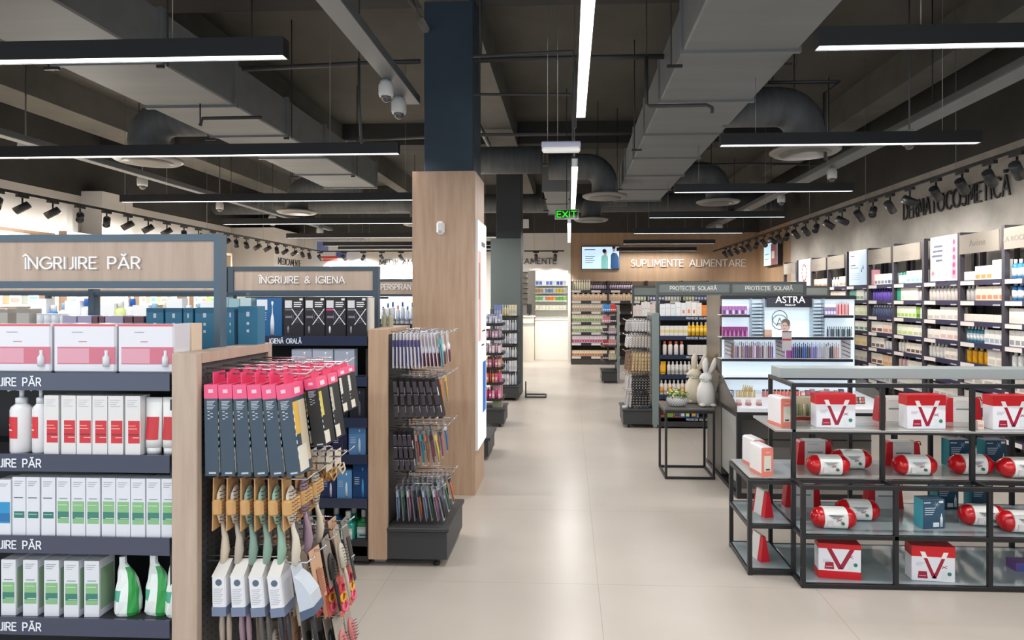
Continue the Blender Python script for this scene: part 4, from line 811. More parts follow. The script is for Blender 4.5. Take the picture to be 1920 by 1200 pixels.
for (a, c_, pt, zi, body, brush, ex, lab) in ((478, 528, 558, 0, '1f5f96', 'e8ecf2', 1, 'large blue electric toothbrush box on the oral care top shelf'), (546, 584, 655, 1, 'aab4c8', 'e0e0e8', 0, 'pale grey blue box on the second oral care shelf, left'), (585, 624, 655, 1, 'b2bacb', 'e0e0e8', 0, 'pale grey blue box on the second oral care shelf, middle'), (626, 664, 655, 1, 'a6b0c4', 'e0e0e8', 0, 'pale grey blue box on the second oral care shelf, right'),
        (632, 652, 726, 2, '26262a', '505058', 0, 'dark narrow box on the third oral care shelf'), (655, 684, 728, 2, '2a2c34', '60606a', 0, 'dark wide box on the third oral care shelf by the end stand'),
        (590, 620, 800, 3, '2c2d4c', 'd8dce6', 0, 'navy toothbrush box, left on the fourth oral care shelf'), (622, 650, 800, 3, '2c2d4c', '30303a', 0, 'navy toothbrush box with black brush, fourth oral care shelf'), (653, 685, 800, 3, '5a86b8', 'c8d4e4', 0, 'light blue toothbrush box on the fourth oral care shelf'),
        (569, 576, 890, 4, '2d8fd0', 'e0f0ff', 0, 'thin bright blue box at the left of fifth oral care shelf'), (577, 600, 886, 4, '23335e', '2a2c30', 0, 'navy box with black toothbrush, fifth oral care shelf'), (601, 630, 884, 4, '22305a', 'd0d8e4', 0, 'navy box with white toothbrush, fifth oral care shelf'), (631, 659, 882, 4, '5f92c4', 'e4ecf4', 0, 'sky blue toothbrush box, fifth oral care shelf'), (661, 690, 871, 4, '1c3f6e', '3f9ae0', 0, 'dark box with a bright blue child toothbrush, fifth oral care shelf')):
    Yq = G2+.01; w_ = X_(c_, Yq)-X_(a, Yq)-.002; h = Z_((a+c_)/2, pt, Yq)-z2[zi]
    put(tbbox(w_, h, body, brush, ex), 'toothbrush_box', ((X_(a, Yq)+X_(c_, Yq))/2, Yq+.035, z2[zi]), lab, 'box', None)
b_ = put(tbbox(.03, .235, 'e4ded4', 'c8c0b4'), 'toothbrush_box', ((X_(688, G2)+X_(696, G2))/2-.01, G2+.06, z2[0]), 'narrow cream box squeezed beside the last crossed streak box', 'box', None); b_.scale = (.9, 1, 1)
def mouthwash(liq):
    def f():
        b = MB(); L_ = mat(liq, .08, trans=.25, coat=.5); b.box(-.042, .042, -.028, .028, 0, .135, L_, .012); b.lathe([(.03, .13), (.018, .15), (.014, .155)], L_, 12)
        c = MB(); c.lathe([(.017, .155), (.017, .195), (.014, .2)], mat('c8ccd0', .2), 12)
        l = MB(); l.box(-.034, .034, -.0295, -.028, .03, .1, mat('b8d8d4', .3)); l.box(-.034, .034, -.0302, -.0295, .065, .085, mat('e8ecee', .3)); l.box(-.02, .02, -.0303, -.0295, .045, .055, mat('2a6a70', .3))
        return [(None, b.data('mouthwash_bottle')), ('cap', c.data('cap')), ('label', l.data('label'))]
    return proto(('mw', liq), f)
for (px, dy, liq, lab) in ((631, .12, '2a7fb0', 'blue mouthwash bottle behind the teal one'), (653, .05, '2fb5a0', 'teal mouthwash bottle at the front of the base shelf'), (664, .14, '2f9a70', 'green mouthwash bottle hidden behind the teal one'), (683, .08, '2f9a58', 'green mouthwash bottle beside the oak end stand'), (603, .08, '6a3a70', 'purple mouthwash bottle at the left of the base shelf'), (580, .1, '2f8fc0', 'blue mouthwash bottle partly behind the hanging combs')):
    put(mouthwash(liq), 'mouthwash_bottle', (X_(px, G2+dy), G2+dy, z2[5]), lab, 'bottle', None)
# teal cartons and bottles seen over the second unit
rowpx(even(690, 709, 3)+even(712, 735, 2), G2+.32, 1.351, 578, lambda w_, h, i: bottle(w_, h, 'c9c8a4', 'd6d8c8', None, trans=.3), 'perfume_bottle', 'olive glass bottle', 'above the oak end stand', 'bottle', 'olive bottles above the oak end stand')
rowpx(even(60, 400, 16), G2+.05, z2[0], [560+4*((i*7) % 4) for i in range(16)], lambda w_, h, i: (bottle(.07, h, ['e8ecf2', '3f86d0', 'eef0f2', 'dfe89a'][i % 4], ['2f6fc8', 'f0f0f0', '9fc8e8', 'f4f4f0'][i % 4]) if i % 3 else carton(.1, .06, h, ['eef0f4', 'e8e4a0', 'dfeaf4'][i % 3], [(.1, .9, .2, .5, '4a86c8')])), lambda i: 'bottle' if i % 3 else 'carton', 'pale blue and white pack', 'seen through the near header gap', 'bottle', 'packs on the second unit top shelf')
rowpx(even(405, 470, 3), G2+.02, z2[0], [557, 560, 558], lambda w_, h, i: carton(w_, .06, h, ['a9c4cc', '8fb4bc', 'b4ccd0'][i], [(.1, .9, .3, .6, '7fa8b0'), (.2, .8, .7, .74, 'd8e4e8')]), 'toothpaste_box', 'pale teal carton', 'just left of the blue toothbrush box', 'box', 'pale teal cartons')
# hanging goods, second stand
def thin_pack(card, band, kind):
    b = MB(); b.box(-.003, .003, -.02, .02, -.2, .012, mat(card, .3, trans=0))
    b.box(-.0035, .0035, -.0205, .0205, -.07, -.03, mat(band, .4)); b.tube([(.005, 0, -.06), (.006, 0, -.12), (.005, 0, -.19)], [.003, .0045, .0035], mat(band, .4), 6)
    return [(None, b.data('pack'))]
def seg_pack():
    b = MB(); b.box(-.0115, .0115, -.05, .05, -.235, .01, mat('1f1d22', .3))
    for i in range(3): b.box(-.0112, .0112, -.055, -.05, -.228+i*.075, -.162+i*.075, mat('4a454e', .25), .002)
    b.box(.0115, .0125, -.04, -.02, -.1, -.05, mat('d8d8dc')); b.box(.0115, .0125, -.045, -.03, -.2, -.16, mat('d8d8dc'))
    return [(None, b.data('blister_pack'))]
def clear_pack(c1, c2):
    b = MB(); b.box(-.0012, .0012, -.03, .03, -.2, .01, mat('c8d2de', .1, trans=.6)); b.tube([(.004, 0, -.03), (.008, -.002, -.1), (.004, 0, -.19)], [.003, .007, .004], mat(c1, .35), 7); b.box(-.004, .010, -.022, .022, -.055, -.02, mat(c2, .4))
    return [(None, b.data('clear_pack'))]
def whitehead():
    b = MB(); b.box(-.002, .002, -.03, .03, -.19, .012, mat('d8d4dc', .3)); b.lathe([(.012, -.19), (.014, -.12), (.009, -.1)], mat('6a3844', .4), 8); b.ball((.004, -.0, -.09), .018, mat('e8e8f0', .3), 10, 6, .6, 1, 1.4)
    return [(None, b.data('pack'))]
HX2 = g2o
rows2 = {0: [('tooth', 8), ('white', 6)], }
for k, yy in enumerate((.07, .22, .37)):
    n = 14 if k == 0 else 9
    for i in range(n):
        x = HX2+.02+i*.30/n
        if i < n*.55: p, d, nm = proto(('tp', k), lambda: thin_pack('dddbe0', '5a5796' if k == 0 else '9a9ab0', 0)), 'thin white toothbrush pack with violet band', 'toothbrush_pack'
        elif i < n*.9: p, d, nm = proto('wh', whitehead), 'clear pack with white rounded head', 'brush_pack'
        else: p, d, nm = proto(('cp', 'teal'), lambda: clear_pack('58b4b8', '60b8c0')), 'turquoise handled brush pack', 'brush_pack'
        hang(p, nm, x, G2+yy, 1.381, f'{d}, {nth(i, n, "panel")} on top row {["front", "middle", "rear"][k]} hook', 'brush', 'brushes on the second stand top row', math.radians(i*.5))
for r, (z, nseg) in enumerate(((1.116, 7), (.796, 4))):
    for k, yy in enumerate((.07, .22, .37)):
        n = 7 if k == 0 else 6
        if k == 0 and r == 1: n = 9
        for i in range(n):
            x = HX2+.04+i*(.27/n if not (k == 0 and r == 1) else .028)
            if k == 0 and i < nseg: p, d, nm = proto('seg', seg_pack), 'black three segment blister pack', 'blister_pack'; tl = 2.5+i*1.5
            else:
                c_ = [('3fa8b8', '3fa8b8'), ('d8824a', 'd8824a'), ('a85a70', '503848'), ('d8b04a', 'e0b860'), ('5878b0', 'd8dce8'), ('e07868', 'e8a090')][(i+k*2+r) % 6]
                p, d, nm = proto(('cp', c_), lambda: clear_pack(*c_)), ['turquoise', 'orange', 'plum', 'yellow', 'blue', 'coral'][(i+k*2+r) % 6]+' brush in clear pack', 'brush_pack'; tl = 2+i
            hang(p, nm, x, G2+yy, z, f'{d}, {nth(i, n, "panel")} on {["second", "third"][r]} row {["front", "middle", "rear"][k]} hook', 'brush', 'packs on the second stand middle rows', math.radians(tl))
for k, yy in enumerate((.07, .22, .37)):
    for i in range(9):
        c_ = [('8fa8d0', 'b8c4d8'), ('28282c', '50505a'), ('3f6a50', '6a9078'), ('d87040', '303038'), ('c080b0', 'd8d0e0')][(i*2+k) % 5]
        hang(proto(('cp', c_), lambda: clear_pack(*c_)), 'brush_pack', HX2+.04+i*.031, G2+yy, .456, f'{["pale blue", "black", "green", "orange", "lilac"][(i*2+k) % 5]} pack, {nth(i, 9, "panel")} on bottom row {["front", "middle", "rear"][k]} hook', 'brush', 'packs on the second stand bottom row', math.radians(3+i*1.2))
# ================================================================ UNITS BEYOND THE OAK PILLAR (left of the aisle)
G3 = 5.95; x0 = -5.5; g3x = -1.45
z3 = [Z_(740, 608, G3), .95, .6, .25]
t3 = shelf_unit('third dark shelf unit, mostly hidden behind the oak pillar', x0, g3x, G3, G3+.27, z3, BLK2, .1, name='gondola', zback=1.4, base_h=.12)
YC = G3+.28; header_frame(t3, 0, g3x-x0, Z_(740, 523, YC), Z_(740, 556, YC), mat('3f4f5c', .5), WOODP, 'ANTIPERSPIRANTE', Z_(740, 543, YC), Z_(740, 533, YC), X_(690, YC)-x0, X_(785, YC)-x0, low=1.33, y=.28)
rowpx(even(712, 776, 7), G3, z3[0]+.003, [575, 568, 566, 572, 566, 574, 567], lambda w_, h, i: bottle(w_, h, 'dfe6ee', ['2f66b8', '3f7ac0', '2f66b8', 'f2b0c8', '2f66b8', '3f9ad0', '2f66b8'][i], 'b9c8e0'), 'deodorant_bottle', 'white deodorant bottle', 'on the third unit, left of the oak pillar', 'bottle', 'deodorant bottles on the third unit')
R = random.Random(3)
def far_stand(label, px_face, Yf, h, m, rows, items, base_w=.3, depth=.5, side=1, hl=.22, basem=CHAR, thick=.05):
    xf = X_(px_face, Yf); xin = xf-thick*side
    t = end_display(label, xin, xf, Yf, depth, h, m, base_w, (), side, hl, basem=basem)
    for z in rows:
        b = MB(); pts = [(0, .01), (hl*side*.8, .01), (hl*side, .09), (hl*side, depth-.09), (hl*side*.8, depth-.01), (0, depth-.01)]
        if side < 0: pts = pts[::-1]
        b.plate(pts, z-.035, z, BLK2); b.build('shelf', t)
    return t, xf
def fill_side(xf, Yf, z, n, side, mk, name, label, cat, group, hl=.2, depth=.5, y0=.03):
    for i in range(n):
        x = xf+side*(.03+(hl-.05)*i/max(1, n-1))
        put(mk(i), name, (x, Yf+y0+.04+R.uniform(0, .01), z), label(i), cat, group, R.uniform(-.08, .08))
# fourth unit: curved shelves with pink goods
t4, xf4 = far_stand('dark end stand with pink goods on small shelves beside the lit poster', 903, 7.62, 1.45, BLK2, (1.30, 1.12, .93, .75, .56, .36), None, .28, .45, 1, .26)
YQ = 7.62
cfg = [('c9ccd8', '9aa4c8', 1.30, .11), ('b8a8b8', 'd8a0b8', 1.12, .1), ('d0b8c4', 'e8d0dc', .93, .11), ('c87a90', 'd8a080', .75, .12), ('e06a90', 'e08a3a', .56, .14), ('d8488a', 'f0a0c0', .36, .12)]
for r, (c1, c2, z, h) in enumerate(cfg):
    for row in range(2):
        for i in range(6):
            x = xf4+.03+i*.038; yy = YQ+.05+row*.12
            p = carton(.03, .07, h*(1 if row else .8), [c1, c2][(i+row) % 2], [(.1, .9, .3, .6, 'f0e4e8')]) if (i+r) % 3 else bottle(.03, h, c1, c2, None, seg=8)
            put(p, 'lip_product', (x, yy, z), f'{["pale", "mauve", "rose", "dusty pink", "orange pink", "magenta"][r]} small pack, {nth(i, 6)}, {["front", "rear"][row]} row, {ORD[r]} shelf beside lit poster', 'cosmetic', 'pink goods on the shelves beside the lit poster')
b = put(carton(.12, .06, .36, 'c88a94', [(.05+.18*i, .17+.18*i, .02, .3, '6ab070') for i in range(5)]+[(.05+.18*i, .12+.18*i, .35, .95, 'e8c8cc') for i in range(5)]), 'lip_balm_display', (xf4+.19, YQ+.1, .236), 'pink striped box with green ends standing on the dark base', 'box', None)
t5, xf5 = far_stand('dark end stand with white bottles beside the grey cladded rear pillar', 925, 9.62, 1.45, mat('5f6866', .5), (1.34, 1.11, .9, .68, .46, .25), None, .40, .5, 1, .38)
for r, (z, h) in enumerate(((1.34, .17), (1.11, .16), (.9, .16), (.68, .16), (.46, .17), (.25, .2))):
    for i in range(9):
        c_ = '7f92d0' if r == 0 and i < 3 else 'e8dcb8' if r == 0 else ['dcdee2', 'b9c4d4', 'e4e4e6', 'd0ccd0'][(i+r) % 4]
        put(carton(.036, .06, h, c_, [(.1, .9, .2, .5, 'b8bcc8')]) if (i//3+r) % 2 == 0 else bottle(.036, h, c_, 'f0f0f0', None, seg=8), 'lotion_bottle', (xf5+.025+i*.04, 9.68, z), f'{"blue" if r == 0 and i < 3 else "cream" if r == 0 else "white"} pack, {nth(i, 9)} on {ORD[r]} shelf of the stand by the rear pillar', 'bottle', 'packs on the stand by the rear pillar')
t = thing('low_base', 'dark low shelf base poking out behind the oak casing', 'shelf', (X_(893, 6.05), 6.05, 0)); b = MB(); b.box(-.3, .12, 0, .5, .04, .2, CHAR); b.box(-.3, .14, -.01, .51, .2, .225, CHAR); b.build('base', t)
b = MB(); b.box(-.3, -.27, 0, .5, .225, 1.3, BLK2); b.build('panel', t)
# small stand at the rear pillar foot
yq = 9.95; t = thing('metal_stand', 'thin black metal stand at the foot of the rear pillar', 'stand', (X_(985, yq), yq, 0)); b = MB()
b.bar((0, 0, .01), (.33, 0, .01), .02, BLK); b.bar((0, .3, .01), (.33, .3, .01), .02, BLK); b.bar((0, 0, .01), (0, .3, .01), .02, BLK); b.bar((.33, 0, .01), (.33, .3, .01), .02, BLK); b.bar((0, .1, .01), (0, .1, .25), .02, BLK); b.build('frame', t)
# ================================================================ DISPENSARY behind the opening
Y = 16.9; xa, xb = X_(1003, Y), X_(1068, Y)
t = thing('medicine_shelf', 'white wall shelf of colourful medicine boxes in the dispensary opening', 'shelf', (xa, Y+.25, 0)); b = MB(); b.box(0, xb-xa, 0, .03, 0, 3, mat('f2efe8', .5)); b.build('back_panel', t)
zs = [Z_(1035, y, Y) for y in (535, 549, 564, 580)]
for i, z in enumerate(zs): b = MB(); b.box(0, xb-xa, -.28, 0, z-.02, z, mat('cfe0d8', .3)); b.build('shelf', t)
mc = [['5f74c8', 'd8dcf0', '5f74c8', 'd0d4e8', '4a5cb8', 'c8cce0'], ['e8b080', 'e8e4e0', '8aa0d8', 'e8e8ec', 'f0d020', 'd8dce0'], ['7ac060', 'c8e0f0', 'f08030', 'f0a060', '60b850', 'a0d860'], ['f0e0c0', 'f4ecd8', 'ecdcb8', 'f4e8d0', 'e8e0d0', 'f0e4cc']]
for r, z in enumerate(zs):
    n = 9
    for i in range(n):
        put(carton(.085, .08, [.15, .14, .14, .11][r], 'eeeeee', [(0, 1, .1, .75, mc[r][(i*6)//n])]), 'medicine_box', (xa+.06+i*(xb-xa-.1)/n, Y+.08, z), f'{["blue", "mixed", "bright green and orange", "cream"][r]} medicine box, {nth(i, n)} on the {ORD[r]} dispensary shelf', 'box', 'medicine boxes in the dispensary')
t = thing('dispensary_counter', 'plain white counter block in the dispensary opening', 'counter', (X_(1003, 16.2), 16.2, 0)); wq = X_(1066, 16.2)-X_(1003, 16.2)
b = MB(); b.box(0, wq, 0, .5, 0, Z_(1035, 598, 16.2)-.03, mat('f4f1ea', .4)); b.build('body', t); b = MB(); b.box(-.02, wq, -.02, .5, Z_(1035, 598, 16.2)-.03, Z_(1035, 598, 16.2), mat('e8e4da', .3)); b.build('worktop', t)
t = thing('side_counter', 'white and grey side counter left of the dispensary block', 'counter', (X_(978, 15.9), 15.9, 0)); wq = X_(1001, 15.9)-X_(978, 15.9); zt_ = Z_(990, 592, 15.9)
b = MB(); b.box(0, wq, 0, .4, .0, zt_-.28, mat('ece6d8', .5)); b.box(0, wq, .01, .4, zt_-.28, zt_-.03, mat('b0aca4', .5)); b.box(0, wq, -.0, .4, zt_-.2, zt_-.03, mat('efe8d8', .5)); b.build('body', t); b = MB(); b.box(0, wq+.03, -.03, .4, zt_-.03, zt_, mat('d8d4cc', .3)); b.build('worktop', t)
t = thing('till_screen', 'small black till device on the side counter', 'till', (X_(992, 16), 16.1, zt_)); b = MB(); b.box(-.06, .06, -.03, .03, .05, .3, BLK, .01); b.build('screen', t); b = MB(); b.lathe([(.05, 0), (.05, .015), (.012, .02), (.012, .08)], BLK, 12); b.build('foot', t)
t = thing('side_shelf', 'narrow shelf of dark small bottles left of the medicine shelf', 'shelf', (X_(981, 17.5), 17.5, 0)); b = MB(); wq = X_(990, 17.5)-X_(981, 17.5); b.box(0, wq, 0, .03, 1.4, 2.5, mat('d8d4ca', .5)); b.build('back_panel', t)
for k in range(7):
    b = MB(); b.box(0, wq, -.2, 0, 1.45+.15*k, 1.47+.15*k, mat('4a4a48')); b.build('shelf', t)
# ================================================================ SUPPLEMENT SHELVING ON THE OAK WALL
YF = 15.05; xa, xb = X_(1071, YF), X_(1330, YF); sy = [546, 566, 586, 606, 625, 645, 670]; zs = [Z_(1120, y-2, YF) for y in sy]
t = shelf_unit('wide dark shelving of supplements on the oak back wall', xa, xb, YF, 15.45, zs, mat('3f3a36', .5), .07, zback=2.05, back=mat('6b5644', .6), name='wall_shelving', strip_m=mat('2b2a2e', .4), tags=7, tags_w=.5, base_h=.13)
b = MB(); xm = X_(1140, YF)-xa
for xx in (xm, xm*2.05, xm*3): b.box(xx-.02, xx+.02, -.001, .38, 0, 2.05, BLK2)
b.build('upright', t)
R = random.Random(5)
kinds = [('e9e4c8', 'f0f0ec', .26, 11, 'tall cream bottle with white cap', 'b'), ('e8c8a8', 'e0b890', .19, 13, 'peach and beige carton', 'c'), ('ded2c0', 'b89878', .19, 13, 'beige carton with brown print', 'c'), ('e4dcc4', '7aa060', .19, 14, 'cream carton with green print', 'c'), ('e4e0cc', '8ab068', .17, 14, 'pale carton with green corner', 'c'), ('e0d4dc', 'c83a78', .18, 14, 'white carton with magenta base', 'c'), ('e8d8b8', 'd8743a', .14, 14, 'low cream carton with orange print', 'c')]
for r, (c1, c2, h, n, d, k) in enumerate(kinds):
    sp = even(1072, 1187 if r else 1187, 26 if k == 'b' else 24)
    for i, (a, c_) in enumerate(sp):
        if r >= 2 and a > 1150: continue
        x = (X_(a, YF)+X_(c_, YF))/2; w_ = X_(c_, YF)-X_(a, YF)-.004
        dark = r == 0 and i > 7
        if k == 'b': p = bottle(w_, h if not dark else .22, c1 if not dark else '4a3a48', c2 if not dark else '201c20', None if not dark else 'c8b8c8', seg=8)
        else: p = carton(round(w_, 3), .1, h-.03*(i % 2 if r == 1 else 0), c1, [(.1, .9, .1, .45, c2), (.2, .8, .6, .7, 'f4f0e8')])
        put(p, 'supplement_bottle' if k == 'b' else 'supplement_box', (x, YF+.09, zs[r]), f'{d if not dark else "dark supplement bottle"}, {nth(i, len(sp))} on {ORD[r]} supplement shelf', 'bottle' if k == 'b' else 'box', f'goods on the {ORD[r]} supplement shelf')
for i, (a, c_) in enumerate(even(1190, 1326, 24)):
    put(carton(.06, .09, .17, ['d8e0a8', '5f6fc0', 'dcdcd4'][(i//5) % 3], [(.1, .9, .2, .5, 'f2f2f2')]), 'supplement_box', (X_((a+c_)/2, YF), YF+.09, zs[1]), f'small coloured carton, {nth(i, 24)} seen under the sun care sign', 'box', 'small cartons seen under the sun care signs')
# ================================================================ SUN CARE UNIT (right of the aisle)
GR = FY(1230, 803); gx0 = X_(1223, GR); gx1 = X_(1236, GR); gh = Z_(1230, 587, GR); xend = X_(1512, GR+.3)
zr = [Z_(1280, y, GR) for y in (593, 630, 666, 703, 741, 783)]
tg = shelf_unit('dark shelf unit of sun care goods under two grey sign panels', gx1+.004, xend, GR, GR+.27, zr, BLK2, .05, [('PROTECȚIE SOLARĂ', 1287, 1327)], .022, zback=1.42, name='gondola', base_h=None)
b = MB(); b.box(0, xend-gx1, .0, .27, .02, .13, CHAR); b.build('base', tg)
YC = GR+.3; X0 = tg.location.x; zt_, zb_ = Z_(1300, 528.5, YC), Z_(1300, 552, YC)
header_frame(tg, X_(1230, YC)-X0, X_(1511, YC)-X0, zt_, zb_, mat('555b5b', .5), GREYP, [('PROTECȚIE SOLARĂ', X_(1256, YC)-X0, X_(1343, YC)-X0), ('PROTECȚIE SOLARĂ', X_(1397, YC)-X0, X_(1485, YC)-X0)], Z_(1300, 544, YC), Z_(1300, 537, YC), 0, 1, low=1.4, y=.3, center=X_(1370, YC)-X0, stroke=.15)
hk = [(yy, z) for z in (1.33, 1.14, .93, .64, .42) for yy in (.07, .25, .42)]
eg = end_display('grey end stand with accessories on hooks and dark base, left of the sun care shelves', gx1, gx0, GR, .5, gh, mat('7f8d8c', .5), .36, hk, -1, .33)
SW = 'on the sun care top shelf'
rowpx(even(1238, 1326, 9), GR, zr[0]+.003, [570, 569, 570, 567, 568, 565, 567, 568, 572], lambda w_, h, i: carton(w_, .05, h, ['e9ebee', 'e9ebee', 'e3e6ea', 'eceef0', 'e9ebee', 'eae4e0', 'f0efec', 'f0e2d4', 'ef8a38'][i], [(.3, .7, .2, .45, 'e8825a')] if i in (4, 5, 6) else [(.2, .8, .6, .64, 'c0c6cc')]), 'sun_cream_carton', 'white sun cream carton', SW, 'box', 'cartons on the sun care top shelf')
rowpx(even(1238, 1290, 6), GR, zr[1]+.003, 611, lambda w_, h, i: carton(w_, .05, h, 'e8e6e0', [(0, 1, .3, .6, 'e8cf90')]), 'sun_cream_carton', 'white carton with yellow band', 'on the second sun care shelf', 'box', 'yellow banded cartons on the second sun care shelf')
rowpx(even(1289, 1328, 5), GR, zr[1]+.003, 604, lambda w_, h, i: bottle(w_, h, 'f0b818', 'e8e6e0', 'f2c84a'), 'sun_spray_bottle', 'yellow sun spray bottle', 'on the second sun care shelf', 'bottle', 'yellow bottles on the second sun care shelf')
rowpx([(1243, 1251), (1253, 1262), (1264, 1273), (1275, 1283)], GR, zr[2]+.003, 640, lambda w_, h, i: bottle(w_, h, 'e6dfda', 'e4622e', None, capw=.6), 'sun_lotion_bottle', 'white bottle with orange cap', 'on the third sun care shelf', 'bottle', 'orange capped bottles on the third sun care shelf')
rowpx([(1290, 1327)], GR, zr[2]+.003, 647, lambda w_, h, i: carton(w_, .08, h, 'e4dfd8', [(.02+.2*k, .18+.2*k, .1, .9, 'd9d3ca') for k in range(5)]), 'sun_cream_carton', 'wide pale tray of cartons', 'right of the orange capped bottles', 'box', None)
rowpx([(1237, 1250)], GR, zr[3]+.003, 678, lambda w_, h, i: tube_pack(w_, h, 'f0b020', 'f4c850'), 'sun_cream_tube', 'yellow orange tube', 'at the left of the fourth sun care shelf', 'tube', None)
rowpx(even(1251, 1312, 8), GR, zr[3]+.003, 678, lambda w_, h, i: bottle(w_, h, 'e4e0dc', 'f0eeec', 'd0ccc8'), 'sun_spray_bottle', 'white spray bottle', 'on the fourth sun care shelf', 'bottle', 'white spray bottles on the fourth sun care shelf')
rowpx(even(1237, 1300, 8), GR, zr[4]+.003, 713, lambda w_, h, i: bottle(w_, h, 'e8e4e0', 'f2f0ee', 'e89a4a' if i in (0, 2, 5) else 'd4c8bc'), 'sun_spray_bottle', 'white bottle with orange base', 'on the fifth sun care shelf', 'bottle', 'bottles on the fifth sun care shelf')
for i, (a, c_, pt, c1, c2, d) in enumerate(((1237, 1246, 752, 'e05a28', '3a2420', 'orange capped dark bottle'), (1250, 1263, 765, 'a8c840', '7aa030', 'lime green pack'), (1264, 1277, 770, 'd86a40', '3a4a58', 'low orange red pack'), (1277, 1285, 770, '4a88c8', 'd8e4f0', 'small blue pack'), (1286, 1294, 768, '3f9ad0', 'e8e060', 'bright blue pack'), (1297, 1306, 768, '3a7ac0', 'f0a030', 'blue and orange pack'), (1307, 1311, 768, 'd8c8a0', '3a7ac0', 'narrow pale pack'))):
    h = Z_(a, pt, GR)-zr[5]; w_ = X_(c_, GR)-X_(a, GR)-.004
    put(carton(round(w_, 3), .05, round(h, 3), c1, [(.1, .9, .1, .5, c2)]), 'sun_care_pack', ((X_(a, GR)+X_(c_, GR))/2, GR+.05, zr[5]+.003), f'{d} on the lowest sun care shelf', 'box', None)
# hanging accessories on the grey stand (towards the aisle, -x)
def kit(card, dots, w_=.07, h=.2):
    b = MB(); b.box(-.006, .006, -.012, -.008, -h, .01, mat(card, .6)); b.box(-.0125, .0125, -.03, -.006, -h, -.02, mat(card, .6), .004)
    for i in range(4): b.ball((0, -.032, -h*.25-h*.2*i), .006, mat(dots, .4), 6, 4)
    return [(None, b.data('kit'))]
R = random.Random(9)
for r, (z, c1, c2, d) in enumerate(((1.326, 'd4d0d0', 'a0a0a4', 'clear pack of white brushes'), (1.136, 'c9c2bc', '6a6058', 'white and grey pack'), (.926, 'cdb48c', '4a3c30', 'kraft brush pack with dark dots'), (.636, '2a2426', 'dad6d2', 'black pack with white dots'), (.416, '2c2628', 'cfccc8', 'lower black pack with white dots'))):
    hgt = [.13, .14, .22, .17, .17][r]
    for k, yy in enumerate((.07, .25)):
        for i in range(8):
            c_ = c1 if i < 6 else ['b8b0b4', 'e0dcdc', '8a6a58', 'c8c4c8', 'bfb8b8'][r]
            hang(proto(('kit', c_, c2, hgt), lambda: kit(c_, c2, .07, hgt)), 'accessory_pack', gx0-.035-i*.037, GR+yy, z, f'{d if i < 6 else "pale outer pack"}, {nth(i, 8, "panel")}, {["front", "rear"][k]} hook, {["top", "second", "third", "fourth", "lowest"][r]} row of the grey stand', 'accessory', 'accessory packs on the grey end stand', -math.radians(i*.8))
for i in range(8):
    hang(proto(('kit', 'cdb48c', '4a3c30', .2), lambda: kit('cdb48c', '4a3c30', .07, .2)), 'accessory_pack', gx0-.05-i*.033, GR+.16, .86, f'kraft comb pack, {nth(i, 8, "panel")} just below the dotted kraft packs', 'accessory', 'kraft comb packs on the grey end stand')
for i in range(5):
    put(carton(.06, .09, .02, ['d8d4d8', '5a8a78', 'b8a8a4', 'e0dcdc', '7a98b0'][i]), 'flat_pack', (gx0-.33+i*.065, GR+.1+.03*(i % 2), .236), f'flat {["pale", "green", "taupe", "white", "blue"][i]} pack lying on the grey stand base', 'accessory', None, .4*i)
# second sign and stand behind
YC = 10.2; X0 = X_(1185, YC); t = thing('gondola', 'farther shelf unit with a grey sign, left behind the sun care unit', 'shelf', (X0, YC-.3, 0)); WQ = 3.2
header_frame(t, 0, WQ, Z_(1200, 536, YC), Z_(1200, 556, YC), mat('4a4f50', .5), GREYP, [], 0, 1, 0, 1, low=1.38, y=.3)
b = MB(); b.box(0, WQ, .27, .29, 0, 1.4, BLK2); b.box(0, WQ, 0, .28, 1.30, 1.325, BLK2); b.box(0, WQ, 0, .28, .1, .2, BLK2); b.build('body', t)
rowpx(even(1188, 1229, 8), YC-.29, 1.326, [573, 571, 572, 566, 565, 566, 570, 568], lambda w_, h, i: carton(w_, .08, h, ['e6d8d4', 'ecdcd8', 'e8dcd8', 'f0ece8', 'f2eeea', 'f0ece8', 'e8d4cc', 'eadcd6'][i], [(.2, .8, .5, .54, 'c8a8a0')]), 'face_cream_carton', 'pale pink carton', 'under the farther grey sign', 'box', 'pale pink cartons under the farther grey sign')
YR = FY(1161, 719); t6, xf6 = far_stand('grey far end stand with rounded shelves of goods and a low dark base', 1157, YR, Z_(1160, 572, YR), mat('8a9492', .5), [Z_(1140, y, YR) for y in (585, 606, 626, 648, 675)], None, .29, .55, -1, .29)
for r, y in enumerate((585, 606, 626, 648, 675)):
    z = Z_(1140, y, YR)
    for i in range(7):
        c1, c2 = [('2f7ad0', 'd83830'), ('e08a98', '504048'), ('4a3a40', 'c8b0b8'), ('b04a50', 'e09aa0'), ('4a3a34', 'd8d0a8')][r]
        c_ = c1 if i > 3 else c2
        if r == 0: c_ = 'd83830' if i < 3 else '3f90dc'
        if r == 1: c_ = 'e08a98' if i > 2 else '3a3236'
        put(carton(.034, .06, .14 if r < 2 else .11, c_, [(.1, .9, .2, .4, 'f0e8e8')]), 'small_pack', (xf6-.03-i*.037, YR+.08, z), f'{["red or blue", "pink or dark", "dark and pale", "brick red or pink", "brown or cream"][r]} pack, {nth(i, 7, "panel")} on {ORD[r]} rounded shelf of far grey stand', 'pack', 'packs on the far grey stand')
